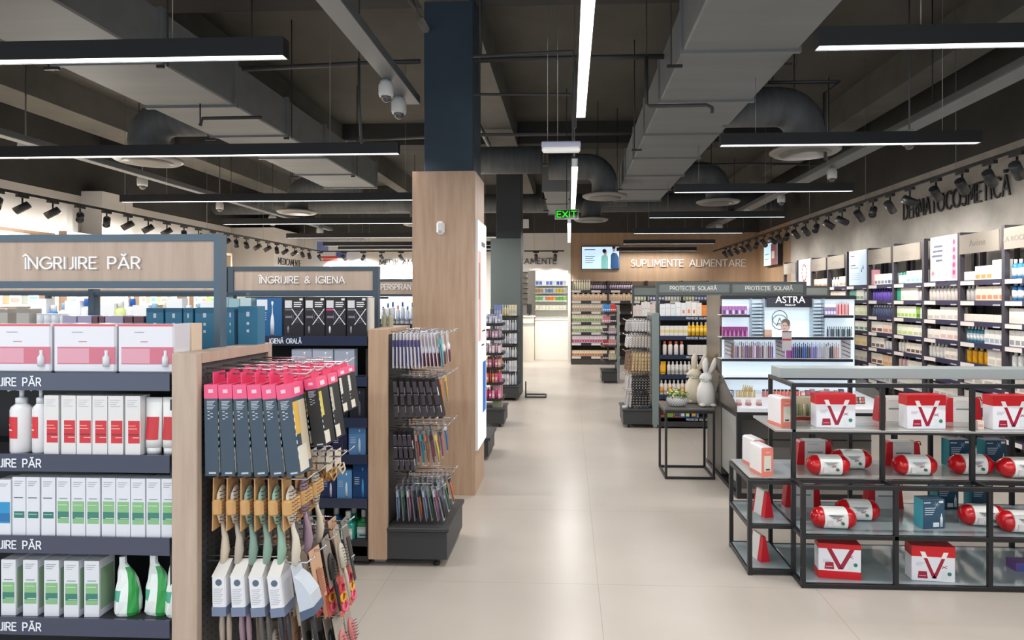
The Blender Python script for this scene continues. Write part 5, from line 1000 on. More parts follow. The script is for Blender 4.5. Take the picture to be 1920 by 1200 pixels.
# ================================================================ RIGHT WALL BAYS
XB = 4.3; Y1 = 6.30; BW = .69
SIGN = mat('8c857d', .75, spec=.15); SGT = mat('6a645e', .6)
def wall_bay(k, kind, txt=None):
    yn = Y1-BW+k*BW; yf = yn+BW           # near and far edge
    t = thing('wall_bay', f'{["nearest", "second", "third", "fourth", "fifth", "sixth", "seventh", "eighth", "ninth", "farthest"][k]} dark framed shelving bay on the concrete right wall', 'shelf', (XB, yf, 0), -PI/2, 'shelving bays on the right wall')
    # local: x runs towards the camera (far -> near), y runs into the wall
    b = MB(); b.box(0, .045, 0, .05, 0, 2.335, POST); b.box(0, .045, .24, .28, 0, 2.335, POST); b.box(0, .045, .05, .24, 2.31, 2.335, POST); b.box(0, .045, .05, .24, 0, .03, POST); b.box(BW-.012, BW-.002, .0, .4, 0, .03, POST); b.build('side_frame', t)
    b = MB(); b.box(BW*.5-.02, BW*.5+.02, .38, .41, 0, 2.2, BLK2); b.build('rear_post', t)
    zs = [1.80, 1.583, 1.36, 1.135, .915, .69, .46, .22]
    for z in zs:
        b = MB(); b.box(.045, BW-.002, .012, .4, z-.02, z, POST); s = b.build('shelf', t)
        b = MB(); b.box(.045, BW-.004, 0, .012, z-.05, z+.004, mat('3d3a52', .3)); b.box(.05, .05+BW*.33, -.002, 0, z-.048, z-.004, mat('e0d8d4', .5)); b.box(BW*.82, BW*.97, -.002, 0, z-.05, z-.036, mat('b8b4c4', .5)); b.build('price_strip', s)
    if kind == 's':
        b = MB(); b.box(.05, BW-.02, -.012, .0, 2.09, 2.3, SIGN); s = b.build('signboard', t)
        if txt: font_text(txt, .10 if len(txt) < 7 else .075, SGT, parent=s, loc=(BW/2, -.013, 2.165), extrude=.001)
    else:
        bc = {'p': 'e8e6ee', 'l': 'c3d9ee', 'r': 'f0ecf0'}[kind]
        b = MB(); b.box(.05+(.15 if kind == 'p' else .1), BW-.005, -.012, 0, 1.81, 2.325, mat(bc, .4, emit=.2)); s = b.build('poster_panel', t)
        b = MB(); xx = .05+.15
        if kind == 'p':
            for i, (a, c_) in enumerate(((.10, .27), (.08, .27), (.06, .26), (.14, .26))): b.box(xx+a-.03, xx+c_-.03, -.0135, -.012, 2.2-.055*i, 2.225-.055*i, mat('5a5a74'))
            b.box(xx+.30, xx+.33, -.0135, -.012, 1.87, 2.24, mat('b0b4d4')); b.box(xx+.33, xx+.36, -.0135, -.012, 1.87, 2.24, mat('dcdcf0'))
            b.prism([(xx+.40, 1.83), (xx+.485, 1.83), (xx+.485, 2.3), (xx+.43, 2.3)], -.0135, -.012, mat('e0a0b8'))
            for i in range(5): b.prism([(xx+.445+.022*math.cos(a), 1.9+.085*i+.03*math.sin(a)) for a in [2*PI*j/10 for j in range(10)]], -.0145, -.0135, mat('c83a68'))
            for i in range(4): b.prism([(xx+.05+.018*math.cos(i*PI/2)+.012*math.cos(a), 1.9+.018*math.sin(i*PI/2)+.012*math.sin(a)) for a in [2*PI*j/8 for j in range(8)]], -.0135, -.012, mat('c8485a'))
        elif kind == 'l':
            b.box(.2, .32, -.0135, -.012, 2.24, 2.255, mat('4a5a78')); b.box(.2, .36, -.0135, -.012, 2.1, 2.115, mat('5a6a88')); b.box(.2, .45, -.0135, -.012, 2.06, 2.07, mat('5a6a88'))
            for i in range(4): b.box(.2, .5, -.0135, -.012, 1.98-.03*i, 1.984-.03*i, mat('7a8aa8'))
            b.prism([(.53, 2.0), (.56, 2.0), (.555, 2.04), (.545, 2.06)], -.0135, -.012, mat('2a2a40')); b.prism([(.58, 2.04), (.61, 2.04), (.605, 2.08), (.595, 2.1)], -.0135, -.012, mat('2a2a40'))
        else:
            for i in range(14): a0 = 2*PI*i/14; b.prism([(.42+.1*math.cos(a0)+.02*math.cos(a), 2.08+.15*math.sin(a0)+.03*math.sin(a)) for a in [2*PI*j/6 for j in range(6)]], -.0135, -.012, mat(['6a3030', 'c0504a'][i % 2]))
        b.build('print', s)
    return t, yf, zs
BN = ['nearest', 'second', 'third', 'fourth', 'fifth', 'sixth', 'seventh', 'eighth', 'ninth', 'farthest']
W_C, W_B, W_T = 'c', 'b', 't'
# per bay, per shelf: (kind, colour, accent, count, height)
spec = {
 0: [[('b', '2f7fb4', 'e8eef2', 9, .19)], [('b', '2a6fa8', 'dfe8ee', 5, .19), ('b', '2a8a8a', 'e8eef2', 3, .18)], [('c', 'e8e0d6', 'dcd2c8', 3, .15)], [('c', 'e9e5e0', '9a9aa0', 6, .16), ('c', 'dfe6ee', '4a8ac8', 2, .12)], [('b', 'e6e4e2', 'f4f4f4', 5, .18), ('c', 'e8e2da', 'b8b0a8', 2, .14)], [('c', 'e8e2da', 'b8b0a8', 5, .15)], [('c', 'e0dad2', 'a8b0b8', 5, .15)]],
 1: [[('c', 'e8e2da', 'd8d0c8', 2, .1), ('c', 'efebe2', 'e8a05a', 3, .15), ('c', 'efebe2', 'd8d0c8', 2, .2)], [('b', 'b8b4b2', 'e8e4e0', 3, .17), ('c', 'e8d4c4', 'e08a6a', 5, .15)], [('c', 'e6ded4', 'c8bcb0', 4, .08)], [('b', '2a7a92', 'e8eef0', 6, .18), ('c', 'e6e4e0', 'a8b0c0', 4, .15)], [('b', 'dca018', 'e0dcd4', 4, .18), ('c', 'e8e2d8', 'd0c8bc', 2, .17)], [('c', 'e8e4dc', 'c0b8b0', 4, .15)], [('c', 'e0dad2', 'a8b0b8', 5, .15)]],
 2: [[], [('b', 'd8cfc8', 'eae6e2', 9, .19)], [('c', 'eae4dc', 'c8c0b8', 2, .12), ('c', 'eae4dc', 'd0c8c0', 3, .15)], [('c', 'e6dfd6', 'd0c8bc', 2, .11), ('c', 'eae4dc', 'e0b8b0', 3, .15)], [('b', 'e8e4de', 'f4f0ec', 5, .17), ('c', 'e6e0d6', 'c8bcb0', 3, .13)], [('c', 'e8e4dc', 'c0b8b0', 6, .12)], [('c', 'e0dad2', 'a8b0b8', 5, .15)]],
 3: [[('b', 'e0f0ee', '58c8b8', 3, .15), ('c', 'eef0f0', '8ad0c8', 4, .16)], [('c', '2f9a80', '2f9a80', 1, .16), ('c', 'ece6da', 'd8d0c4', 4, .17), ('b', 'd8d4dc', '6a6a78', 2, .16)], [('c', 'e6ead8', 'a8d060', 5, .15), ('c', '86b040', '507820', 1, .14), ('c', 'e8e8e4', 'd0d4d0', 1, .14)], [('c', 'e8ead0', 'c8d890', 3, .14), ('c', 'ece8dc', 'c8c8a0', 2, .14)], [('b', 'e4dcd4', '8a7a70', 3, .16), ('c', 'e6dcd0', '6a5a50', 4, .13)], [('b', 'd8b8b4', '5a4a48', 3, .17), ('c', 'e2dcd0', '7a6a60', 3, .13)], [('c', 'e0dad2', 'a8b0b8', 5, .15)]],
 4: [[('c', 'e8a8b4', 'e8a8b4', 1, .22), ('c', 'efede8', '8a8a94', 4, .15), ('c', 'e8eef2', '4a6a98', 2, .15)], [('b', '6a50b0', '4a3a90', 9, .16)], [('b', '4f5878', 'e8e8ee', 9, .16)], [('c', 'ebe6dc', '8a5040', 2, .15), ('c', 'e8d8cc', 'd89a80', 2, .15)], [('c', 'e8e2d8', '806a60', 3, .15), ('b', 'e6e4e4', '4a3a40', 3, .15)], [('c', 'eae2d6', '8a5040', 2, .15), ('c', 'e8c8a8', 'e0a878', 2, .14)], [('c', 'e0dad2', 'a8b0b8', 5, .15)]],
 5: [[('b', '8ab0a0', 'e8e8e8', 2, .15)], [('c', '5a9a90', 'e0e8e4', 2, .15), ('c', 'e0e0d8', '80a878', 2, .16), ('b', 'd0d0d8', '505868', 2, .17)], [('c', 'e4e4cc', 'c8d8a0', 4, .15)], [('c', 'e6e4dc', '6a9a70', 4, .14)], [('c', 'e8d4ac', 'e0c080', 3, .15)], [('c', 'e4ddd0', 'c0b4a4', 4, .15)], []],
}
def fill_bay(k, yf, zs):
    for r, grp in enumerate(spec.get(k, [[('c', 'e8dcd4', 'd89a80', 3, .15)] if (k+q) % 2 else [('b', 'dfe4e0', 'f0f0ee', 3, .16), ('c', 'e8d8d0', 'c8a090', 2, .16)] for q in range(6)])):
        tot = sum(g[3]*(1 if g[0] == 'b' else 1.35) for g in grp)
        if not tot: continue
        u = (BW-.06)/max(tot, 4.5); y = yf-.055; cnt = 0; N_ = sum(g[3] for g in grp)
        for (kd, c1, c2, n, h) in grp:
            for i in range(n):
                w_ = u*(1 if kd == 'b' else 1.35); z = zs[r]
                p = bottle(round(min(w_-.006, .068), 3), h, c1, c2, 'dfe6ec' if c1 in ('2f7fb4', '2a6fa8', '2a7a92') else None, seg=10) if kd == 'b' else carton(round(w_-.004, 3), .08, h, c1, [(.1, .9, .12, .4, c2)] if h > .1 else [], 0)
                o = put(p, 'skincare_bottle' if kd == 'b' else 'skincare_carton', (XB+.03+.045, y-w_/2, z), f'{cname(c1)} {"bottle" if kd == "b" else "carton"}, {nth(cnt, N_)}, {ORD[r]} shelf, {BN[k]} right wall bay', 'bottle' if kd == 'b' else 'box', f'skincare goods on the {ORD[r]} shelf of the {BN[k]} bay', -PI/2+.0)
                y -= w_; cnt += 1
def cname(h):
    r, g, b_ = [int(h[i:i+2], 16) for i in (0, 2, 4)]
    mx, mn = max(r, g, b_), min(r, g, b_)
    if mx-mn < 30: return 'white' if mx > 215 else 'grey'
    if mx-mn < 50 and mx > 220: return 'cream'
    if r > g*1.15 and r > b_*1.15: return 'yellow' if g > b_*1.5 and g > 130 else 'pinkish'
    if b_ > r*1.2 and r > g: return 'violet'
    if b_ > r*1.15: return 'blue'
    return 'green'
for k, (kd, tx) in enumerate((('s', 'LA ROCHE-POSAY'), ('s', 'Avène'), ('p', None), ('s', None), ('s', None), ('l', None), ('s', None), ('s', None), ('r', None), ('s', None))):
    t, yf, zs = wall_bay(k, kd, tx); fill_bay(k, yf, zs)
    if kd == 's' and not tx:
        b = MB(); b.box(BW*.32, BW*.7, -.0135, -.012, 2.18, 2.186, SGT); b.box(BW*.35, BW*.62, -.0135, -.012, 2.205, 2.21, SGT); b.box(BW*.4, BW*.68, -.0135, -.012, 2.155, 2.159, SGT); b.build('sign_print', t)
    if k == 0:
        b = MB(); b.box(BW*.52, BW*.58, -.0145, -.0125, 2.24, 2.275, mat('5a544e')); b.build('sign_mark', t)
# ================================================================ MAKE-UP STAND (backlit)
YA = 5.50; xa, xb = X_(1352, YA), X_(1603, YA); W_ = xb-xa
def az(py): return Z_(1480, py, YA)
def bz(py): return Z_(1480, py, YA-.15)
def ax(px): return X_(px, YA)-xa
LIT = mat('dcebf4', .4, emit=.5); WL = mat('e4eaf0', .35)
t = thing('makeup_stand', 'backlit white make-up stand with dark ASTRA header above a sloping counter', 'display stand', (xa, YA, 0))
b = MB(); b.box(0, W_, 0, .5, .05, az(554), mat('4a4640', .4)); b.build('cabinet', t)
b = MB(); b.box(-.012, 0, -.002, .52, .76, az(553), STEEL); b.build('side_panel', t)
b = MB(); b.box(.006, W_-.006, -.004, 0, az(709), az(555), LIT); b.build('light_panel', t)
b = MB(); b.box(0, W_, -.03, 0, az(561), az(555), BLK); b.build('top_strip', t)
b = MB(); b.box(ax(1433), ax(1520), -.07, -.005, az(576), az(557), mat('26222e', .15, coat=.5), .004); hd = b.build('header', t)
b = MB(); 
font_text('ASTRA', .085, mat('f0f0f4', .4, emit=.6), 'lettering', hd, ((ax(1433)+ax(1520))/2, -.0705, az(568)))
font_text('MAKE-UP', .022, mat('f0f0f4', .4, emit=.6), 'lettering', hd, ((ax(1433)+ax(1520))/2, -.0705, az(573.5)))
sh = [(1353, 1406, 590, 595), (1544, 1600, 591, 596), (1353, 1600, 632, 637), (1353, 1599, 673, 678), (1360, 1600, 708, 712)]
for a, c_, y0, y1 in sh:
    bx = lambda q_: X_(q_, YA-.15)-xa; b = MB(); b.box(bx(a), bx(c_), -.15, -.004, bz(y0)-.006, bz(y0), mat('e8eef4', .2)); s = b.build('shelf', t)
    b = MB(); b.box(bx(a), bx(c_), -.156, -.15, bz(y1), bz(y0), mat('23212c', .2)); b.build('front_strip', s)
# circle emblem
b = MB(); cx, r_ = ax(1461.5), .065
for cz in (az(596), az(604)): b.tube([(cx+r_*math.cos(a), -.006, cz+r_*.98*math.sin(a)) for a in [2*PI*i/32 for i in range(33)]], .0028, mat('23303c'), 5)
text_mb(b, 'A', cx-.028, az(611), .068, -.005, mat('23303c'), width=.056, stroke=.07, depth=.002); b.build('emblem', t)
# counter: sloping white tray on a black framed base
ZF, ZB, YFt = .725, .80, 4.98
b = MB(); b.hexa([(0, YFt-YA, ZF-.03), (W_+.1, YFt-YA, ZF-.03), (W_, 0, ZB-.06), (0, 0, ZB-.06)], [(0, YFt-YA, ZF), (W_+.1, YFt-YA, ZF), (W_, 0, ZB), (0, 0, ZB)], mat('e6e8ee', .25)); b.box(0, W_, -.01, -.004, ZB, az(712), LIT); b.build('counter', t)
SG = mat('6e675e', .25, .5)
for xx, o_ in ((-.012, 0), (W_, .1)):
    b = MB(); b.hexa([(xx+o_, YFt-YA, ZF-.03), (xx+.012+o_, YFt-YA, ZF-.03), (xx+.012, .0, ZF-.03), (xx, .0, ZF-.03)], [(xx+o_, YFt-YA, ZF+.02), (xx+.012+o_, YFt-YA, ZF+.02), (xx+.012, 0, az(700)), (xx, 0, az(700))], SG); b.build('side_fin', t)
b = MB()
for xx in (.0, W_*.5, W_+.06):
    b.box(xx, xx+.035, YFt-YA, YFt-YA+.035, 0, ZF-.05, BLK); b.box(xx, xx+.03, YFt-YA+.035, .6, .0, .035, BLK); b.box(xx, xx+.03, YFt-YA+.035, .6, ZF-.07, ZF-.04, BLK)
b.box(0, W_+.1, YFt-YA, YFt-YA+.035, ZF-.09, ZF-.03, BLK); b.box(0, W_+.1, YFt-YA, YFt-YA+.035, 0, .035, BLK); b.box(0, .035, .5, .54, 0, .7, BLK); b.build('base_frame', t)
b = MB(); b.box(.008, .028, YFt-YA+.05, .5, .12, ZF-.08, mat('969694', .45)); b.box(.05, W_+.02, -.25, -.22, .0, ZF-.08, mat('6f6c68', .5)); b.box(.05, W_+.02, -.255, -.25, .41, .42, BLK2); b.build('base_panel', t)
SX = 'make-up stand'
def mk(px0, px1, n, y0, pyt, fn, name, desc, where, grp, yo=.08):
    z = bz(y0)+.001; h = Z_(1480, pyt, YA-yo)-z
    for i, (a, c_) in enumerate(even(px0, px1, n)):
        x = (X_(a, YA-yo)+X_(c_, YA-yo))/2; w_ = X_(c_, YA-yo)-X_(a, YA-yo)-.002
        put(fn(round(w_, 3), round(h, 3), i), name, (x, YA-yo, z), f'{desc}, {nth(i, n)} {where}', 'cosmetic', grp)
mk(1354, 1400, 8, 590, 574, lambda w_, h, i: carton(w_, .04, h, 'b47ac0', [(.1, .9, .05, .5, ['5a4060', 'e0c8e4'][i % 2])]), 'compact_box', 'violet pink small box', 'on the top left glowing shelf', 'violet boxes, make-up stand')
mk(1354, 1401, 12, 632, 613, lambda w_, h, i: carton(w_, .04, h, 'a84a98', [(.1, .9, .05, .6, ['6a2a50', 'c87ab8'][i % 2])]), 'lipstick', 'magenta lipstick box', 'on the left glowing shelf', 'magenta boxes, make-up stand')
mk(1545, 1566, 4, 591, 576, lambda w_, h, i: carton(w_, .04, h, '9a86b8', [(.1, .9, .1, .5, 'e8e4f0')]), 'compact_box', 'lilac small box', 'on the top right glowing shelf', 'lilac boxes, make-up stand')
mk(1567, 1592, 8, 591, 564, lambda w_, h, i: bottle(w_, h, ['e8b0a8', 'c8404a'][i % 2], 'e8e8ec', None, seg=8), 'lip_gloss', 'red or rose lip gloss', 'on the top right glowing shelf', 'lip glosses, make-up stand')
mk(1550, 1598, 14, 632, 612, lambda w_, h, i: bottle(w_, h, ['2f3a44', 'c0ccd4', '4a5a64'][i % 3], '1e2428', None, seg=8), 'mascara', 'dark mascara tube', 'on the right glowing shelf', 'mascaras, make-up stand')
cc = ['8a6a5c', 'c8b8b0', '8a7468', 'b8a8a0', '7c5c50', 'b0a098', 'a890a0', 'c8a8c0', '9a5a88', '70506a', 'e4e4ec', '6a5a98', 'e0dce8', '8a4a90']
mk(1371, 1450, 22, 673, 641, lambda w_, h, i: bottle(round(w_, 3), h-.01*(i % 3 == 0), cc[(i*3+i//5) % len(cc)], cc[(i*5) % len(cc)], None, seg=8), 'eye_pencil', 'slim brown or mauve pencil tube', 'on the long middle shelf', 'pencils, make-up stand', .06)
cd = ['b83a98', '7c2a88', '22427a', '2a2c48', '3a62b8', '5a4a50', '9a96d0', '8078b8', 'c8c4dc', 'b4b8bc', 'd0ccc8', '3c3a50', 'd8a498', 'e0b4a8']
mk(1474, 1574, 26, 673, 642, lambda w_, h, i: bottle(round(w_, 3), h-.012*(i % 2), cd[min(13, i*14//26)], cd[min(13, (i*14//26+1))], None, seg=8), 'nail_colour_tube', 'slim coloured tube', 'right half of the long middle shelf', 'coloured tubes, make-up stand', .06)
def panelp():
    b = MB(); b.box(-.042, .042, -.002, .004, 0, .158, mat('c4c0c4', .4))
    for i in range(4): b.bar((-.035, -.004, .04+.035*i), (.035, -.004, .01+.035*i), .006, mat('38343c'), .004)
    return [(None, b.data('swatch_panel'))]
for i, px in enumerate((1367, 1463, 1586)): put(proto('swp', panelp), 'swatch_panel', (X_(px, YA-.05), YA-.05, bz(673)), f'{["left", "middle", "right"][i]} grey panel with slanted pencil pictures', 'swatch panel', None)
# acrylic towers of pencils either side of the mirror
for s, (a, c_) in enumerate(((1407, 1431), (1521, 1543))):
    tt = thing('pencil_tower', f'{["left", "right"][s]} clear stepped tower of dark pencils beside the mirror panel', 'rack', (X_((a+c_)/2, YA-.06), YA-.05, bz(632)+.001)); wq = X_(c_, YA-.06)-X_(a, YA-.06)
    b = MB(); b.box(-wq/2, -wq/2+.004, -.05, .03, 0, az(560)-bz(632), mat('c8d8e4', .1, alpha=.5)); b.box(wq/2-.004, wq/2, -.05, .03, 0, az(560)-bz(632), mat('c8d8e4', .1, alpha=.5)); b.build('side', tt)
    for i in range(10):
        z = .012+i*.030; b = MB(); b.box(-wq/2, wq/2, -.05, .03, z-.008, z-.005, mat('b8c8d8', .1)); b.build('step', tt)
        b = MB()
        for j in range(5): b.tube([(-wq/2+.006, -.045+.012*j, z), (wq*.1*(j-1), -.045+.012*j, z+.001), (wq/2-.006, -.045+.012*j, z)], [.003, .0055, .003], mat(['2a3440', '50606c', '1e2228'][(i+j) % 3]), 6)
        b.build('pencils', tt)
t = thing('face_card', 'cut-out picture card of a face with a red and grey sheet below it', 'card', (X_(1475, YA-.17), YA-.172, az(654)))
b = MB(); b.box(-.04, .04, -.003, 0, 0, .165, mat('b8b0b4', .5)); b.box(-.037, .037, -.004, -.003, .085, .1, mat('b02a22', .4)); b.box(-.04, .04, -.0038, -.003, .156, .165, mat('7a3a44')); b.build('sheet', t)
b = MB(); ov = lambda cx, cz, rx, rz, m, y: b.prism([(cx+rx*math.cos(a), cz+rz*math.sin(a)) for a in [2*PI*i/18 for i in range(18)]], y, y+.001, m)
ov(-.01, .215, .042, .056, mat('c8b8b4'), -.001); ov(-.008, .235, .036, .036, mat('6f6260'), -.002); ov(-.018, .205, .026, .036, mat('d8b8a8'), -.003); ov(-.028, .212, .005, .003, mat('3a2c2c'), -.004); ov(-.008, .212, .005, .003, mat('3a2c2c'), -.004); ov(-.02, .186, .008, .003, mat('b05a58'), -.004); b.build('picture', t)
put(carton(.06, .05, .06, 'd4b4a0', [(0, 1, 0, .3, 'c49a84')]), 'palette_box', (X_(1439, YA-.1), YA-.1, bz(632)+.001), 'small skin-toned box at the left of the mirror panel', 'cosmetic', None)
# goods on the counter
def cnt(px, py, Y): return (X_(px, Y), Y)
R = random.Random(4)
def cz_(Y): return ZF+(ZB-ZF)*(Y-YFt)/(YA-YFt)
for row, (Y, p0, p1, n) in enumerate(((5.35, 1392, 1412, 5), (5.28, 1380, 1417, 8))):
    for i, (a, c_) in enumerate(even(p0, p1, n)):
        put(bottle(.018, .085 if row == 0 else .06, ['d8c8b0', 'c8b070'][i % 2], 'a8904a' if row else 'dcd8d0', None, seg=8), 'foundation_bottle', (X_((a+c_)/2, Y), Y, cz_(Y)+.001), f'small {["rear", "front"][row]} row foundation bottle, {nth(i, n)} on the left of the counter', 'cosmetic', 'foundation bottles on the counter', rx=0)
for i, px in enumerate((1385, 1403, 1423)):
    Y = 5.07; tt = thing('powder_tester', f'{["left", "middle", "right"][i]} pink powder tester with clear lid at the counter front', 'cosmetic', (X_(px, Y), Y, cz_(Y)+.001)); b = MB(); b.lathe([(.022, 0), (.026, .012), (.024, .016)], mat('b87a7a', .4), 14); b.build('dish', tt)
    b = MB(); b.box(-.022, .022, -.0, .004, .02, .045, mat('d8c8c8', .2), .002); b.box(-.004, .004, 0, .004, .01, .02, mat('d8c8c8')); b.build('lid', tt)
for i in range(10):
    Y = 5.3; px = 1432+i*7; put(bottle(.028, .06, 'c07a7c' if i < 3 else 'e0705a', '3a2c38', None, seg=8, capw=.8), 'nail_polish', (X_(px, Y), Y, cz_(Y)+.001), f'dark capped nail polish, {nth(i, 10)} at the middle of the counter', 'cosmetic', 'nail polishes on the counter')
for i in range(9):
    Y = 5.25; px = 1505+i*9; put(carton(.035, .03, .06+.01*(i % 3), ['c88a80', '8a5a60', 'b8a098', '5a3a4a', 'd0a098'][i % 5], [(.1, .9, .5, .9, ['e8d0c8', 'b86a70', '8a78a0'][i % 3])]), 'blusher_palette', (X_(px, Y), Y, cz_(Y)+.001), f'dusky palette, {nth(i, 9)} behind the white gift box', 'cosmetic', 'palettes on the counter')
for i in range(4):
    Y = 5.12; px = 1580+i*12; put(carton(.05, .012, .055, ['4a3a40', '3a2e34'][i % 2], [(.1, .45, .1, .45, 'd8a08a'), (.55, .9, .1, .45, 'c87a70'), (.1, .45, .55, .9, 'e0b8a0'), (.55, .9, .55, .9, 'b86a68')]), 'blusher_palette', (X_(px, Y), Y, cz_(Y)+.001), f'open blush palette, {nth(i, 4)} at the right end of the counter', 'cosmetic', 'open palettes at the counter right end', rx=-.3)
tt = thing('cube_frame', 'tiny black wire cube at the left end of the counter', 'ornament', (X_(1369, 5.3), 5.3, cz_(5.3)+.001)); b = MB(); q = .022
for sx in (-q, q):
    for sy_ in (-q, q): b.bar((sx, sy_, 0), (sx, sy_, .05), .004, BLK)
    b.bar((sx, -q, .05), (sx, q, .05), .004, BLK); b.bar((sx, -q, .002), (sx, q, .002), .004, BLK); b.bar((-q, sx, .05), (q, sx, .05), .004, BLK); b.bar((-q, sx, .002), (q, sx, .002), .004, BLK)
b.build('frame', tt)
# ================================================================ BUNNY TABLE
Y = FY(1300, 899); x0, x1 = X_(1247, Y), X_(1341, Y); D = .40; zt_ = Z_(1300, 766, Y)
t = thing('side_table', 'slim black framed side table with grey top beside the make-up stand', 'table', ((x0+x1)/2, Y, 0)); w2 = (x1-x0)/2
b = MB(); b.box(-w2, w2, 0, D, zt_-.02, zt_, mat('5d5a56', .35), .003); b.build('tabletop', t)
for sx in (-w2, w2-.02):
    for sy_ in (0, D-.02): b = MB(); b.box(sx, sx+.02, sy_, sy_+.02, 0, zt_-.02, BLK); b.build('leg', t)
b = MB(); b.box(-w2+.02, w2-.02, 0, .02, 0, .02, BLK); b.box(-w2+.02, w2-.02, D-.02, D, 0, .02, BLK); b.box(-w2, -w2+.02, .02, D-.02, 0, .02, BLK); b.box(w2-.02, w2, .02, D-.02, 0, .02, BLK); b.box(-w2+.02, w2-.02, 0, .02, zt_-.045, zt_-.02, BLK); b.box(-w2, -w2+.02, .02, D-.02, zt_-.045, zt_-.02, BLK); b.build('rail', t)
def bunny(px, Y, H, m, label, rz):
    S = H/.41; t = thing('rabbit_figurine', label, 'figurine', (X_(px, Y), Y, zt_), rz); 
    b = MB(); b.lathe([(.05, 0), (.066, .01), (.077, .05), (.08, .10), (.074, .15), (.058, .19), (.042, .212), (.038, .22)], m, 22, (0, 0, 0), 1, .9)
    b.ball((0, -.012, .248), .052, m, 18, 10, 1.08, 1., .8); b.ball((-.042, -.03, .244), .024, m, 12, 8, 1.2, 1, .8)
    b.ball((-.045, -.045, .016), .026, m, 12, 7, 1.1, 1.3, .6); b.ball((.045, -.045, .016), .026, m, 12, 7, 1.1, 1.3, .6); b.ball((.078, .03, .03), .022, m, 10, 7)
    o = b.build('body', t); o.scale = (S, S, S)
    for s, lean in ((-1, -.012), (1, .028)):
        b = MB(); b.tube([(s*.012+.01, .0, .275), (s*.02+lean*.6+.02, .004, .32), (s*.022+lean+.03, .006, .37), (s*.02+lean*1.2+.035, .006, .405), (s*.02+lean*1.25+.036, .006, .412)], [.015, .024, .026, .016, .004], m, 12); o = b.build('ear', t); o.scale = (S, S, S)
    b = MB(); b.tube([(.043*math.cos(a), .04*math.sin(a), .217) for a in [2*PI*i/20 for i in range(21)]], .006, mat('cfe0de', .5), 6); b.tube([(-.01, -.044, .215), (-.03, -.05, .222)], [.005, .009], mat('cfe0de', .5), 6); b.tube([(-.01, -.044, .215), (.01, -.05, .222)], [.005, .009], mat('cfe0de', .5), 6); o = b.build('ribbon', t); o.scale = (S, S, S)
bunny(1324, Y+.14, .435, mat('dedbd6', .45), 'white rabbit figurine with pale ribbon at the front of the side table', .1)
bunny(1303, Y+.31, .455, mat('cfc3ac', .45), 'cream rabbit figurine standing behind the white one', -.2)
t = thing('flower_bowl', 'white woven bowl of pale yellow artificial flowers on the side table', 'flower bowl', (X_(1271, Y+.1), Y+.13, zt_))
b = MB(); b.lathe([(.06, 0), (.088, .02), (.098, .05), (.094, .075), (.088, .075)], mat('d8d6d4', .7), 24, sy=.75)
for i in range(24):
    a = 2*PI*i/24; a2 = a+.5; b.tube([(.089*math.cos(a), .067*math.sin(a), .02), (.1*math.cos((a+a2)/2), .075*math.sin((a+a2)/2), .048), (.096*math.cos(a2), .072*math.sin(a2), .073)], .0025, mat('8a8a90', .6), 4)
b.build('bowl', t); R = random.Random(2)
b = MB()
for i in range(110):
    a = R.uniform(0, 2*PI); r = .1*math.sqrt(R.random()); z = .07+R.uniform(0, .12)*(1-r/.14); c = Vector((r*math.cos(a), .8*r*math.sin(a), z)); d = Vector((R.uniform(-1, 1), R.uniform(-1, 1), R.uniform(0, 1))).normalized()*R.uniform(.026, .042); n = d.cross(Vector((0, 0, 1))).normalized()*.011
    b.add([tuple(c), tuple(c+d*.5+n), tuple(c+d), tuple(c+d*.5-n)], [[0, 1, 2, 3]], mat(['6a8a3a', '8fa84a', '4f7040'][i % 3], .6))
b.build('leaves', t); b = MB()
for i in range(34):
    a = R.uniform(0, 2*PI); r = .09*math.sqrt(R.random()); b.ball((r*math.cos(a), .8*r*math.sin(a), .085+R.uniform(0, .11)*(1-r/.13)), .010, mat(['e8e0a0', 'f0ecd0', 'd8d870'][i % 3], .6), 7, 5, 1, 1, .7)
b.build('flowers', t)
# ================================================================ FRONT DISPLAY TABLE
FT = mat('17171a', .4); SH = noisy('shelf_plate', '808b8e', '97a2a5', (1, 1, 1), 3, .05, 0, .3, .7, 2.); SH2 = noisy('shelf_plate_top', '93938f', 'a9a8a3', (1, 1, 1), 3, .15, 0, .3, .7, 2.)
YU = FY(1405, 1079); YLf = FY(1505, 1103); YBk = YU+.43; UX = X_(1489, YU); P = .503; N = 5; q = .024
zt_ = Z_(1489, 718.5, YU); zs1 = Z_(1489, 806, YU); zs2 = Z_(1489, 898, YU); zl = Z_(1505, 910, YLf); zm = Z_(1505, 1003, YLf)
ROT = math.radians(0)
t = thing('display_table', 'black framed display table with grey shelves holding red and white gift sets', 'display table', (UX, YU, 0)); dB = YBk-YU; dF = YLf-YU; WX_ = P*N
def tb(b, x0, x1, y0, y1, z0, z1, m=FT): b.box(x0, x1, y0, y1, z0, z1, m, .0015)
b = MB()
for k in range(N+1):
    x = k*P
    tb(b, x-q/2, x+q/2, 0, q, zs2-q if k else 0, zt_); tb(b, x-q/2, x+q/2, dB-q, dB, 0, zt_); tb(b, x-q/2, x+q/2, q, dB-q, zt_-q, zt_) if k == 0 else None
    for z in (zs1, zs2): tb(b, x-q/2, x+q/2, q, dB-q, z-q, z-.004)
for z in (zt_, zs1, zs2): tb(b, 0, WX_, 0, q, z-q, z); tb(b, 0, WX_, dB-q, dB, z-q, z)
b.build('upper_frame', t)
b = MB()
for k in range(N+1):
    x = k*P
    tb(b, x-q/2, x+q/2, dF, dF+q, 0, zl); 
    for z in (zl, zm, q): tb(b, x-q/2, x+q/2, dF+q, dB-q if z != zl else 0, z-q, z-.004 if z == zm else z)
for z in (zl, zm, q): tb(b, 0, WX_, dF, dF+q, z-q, z)
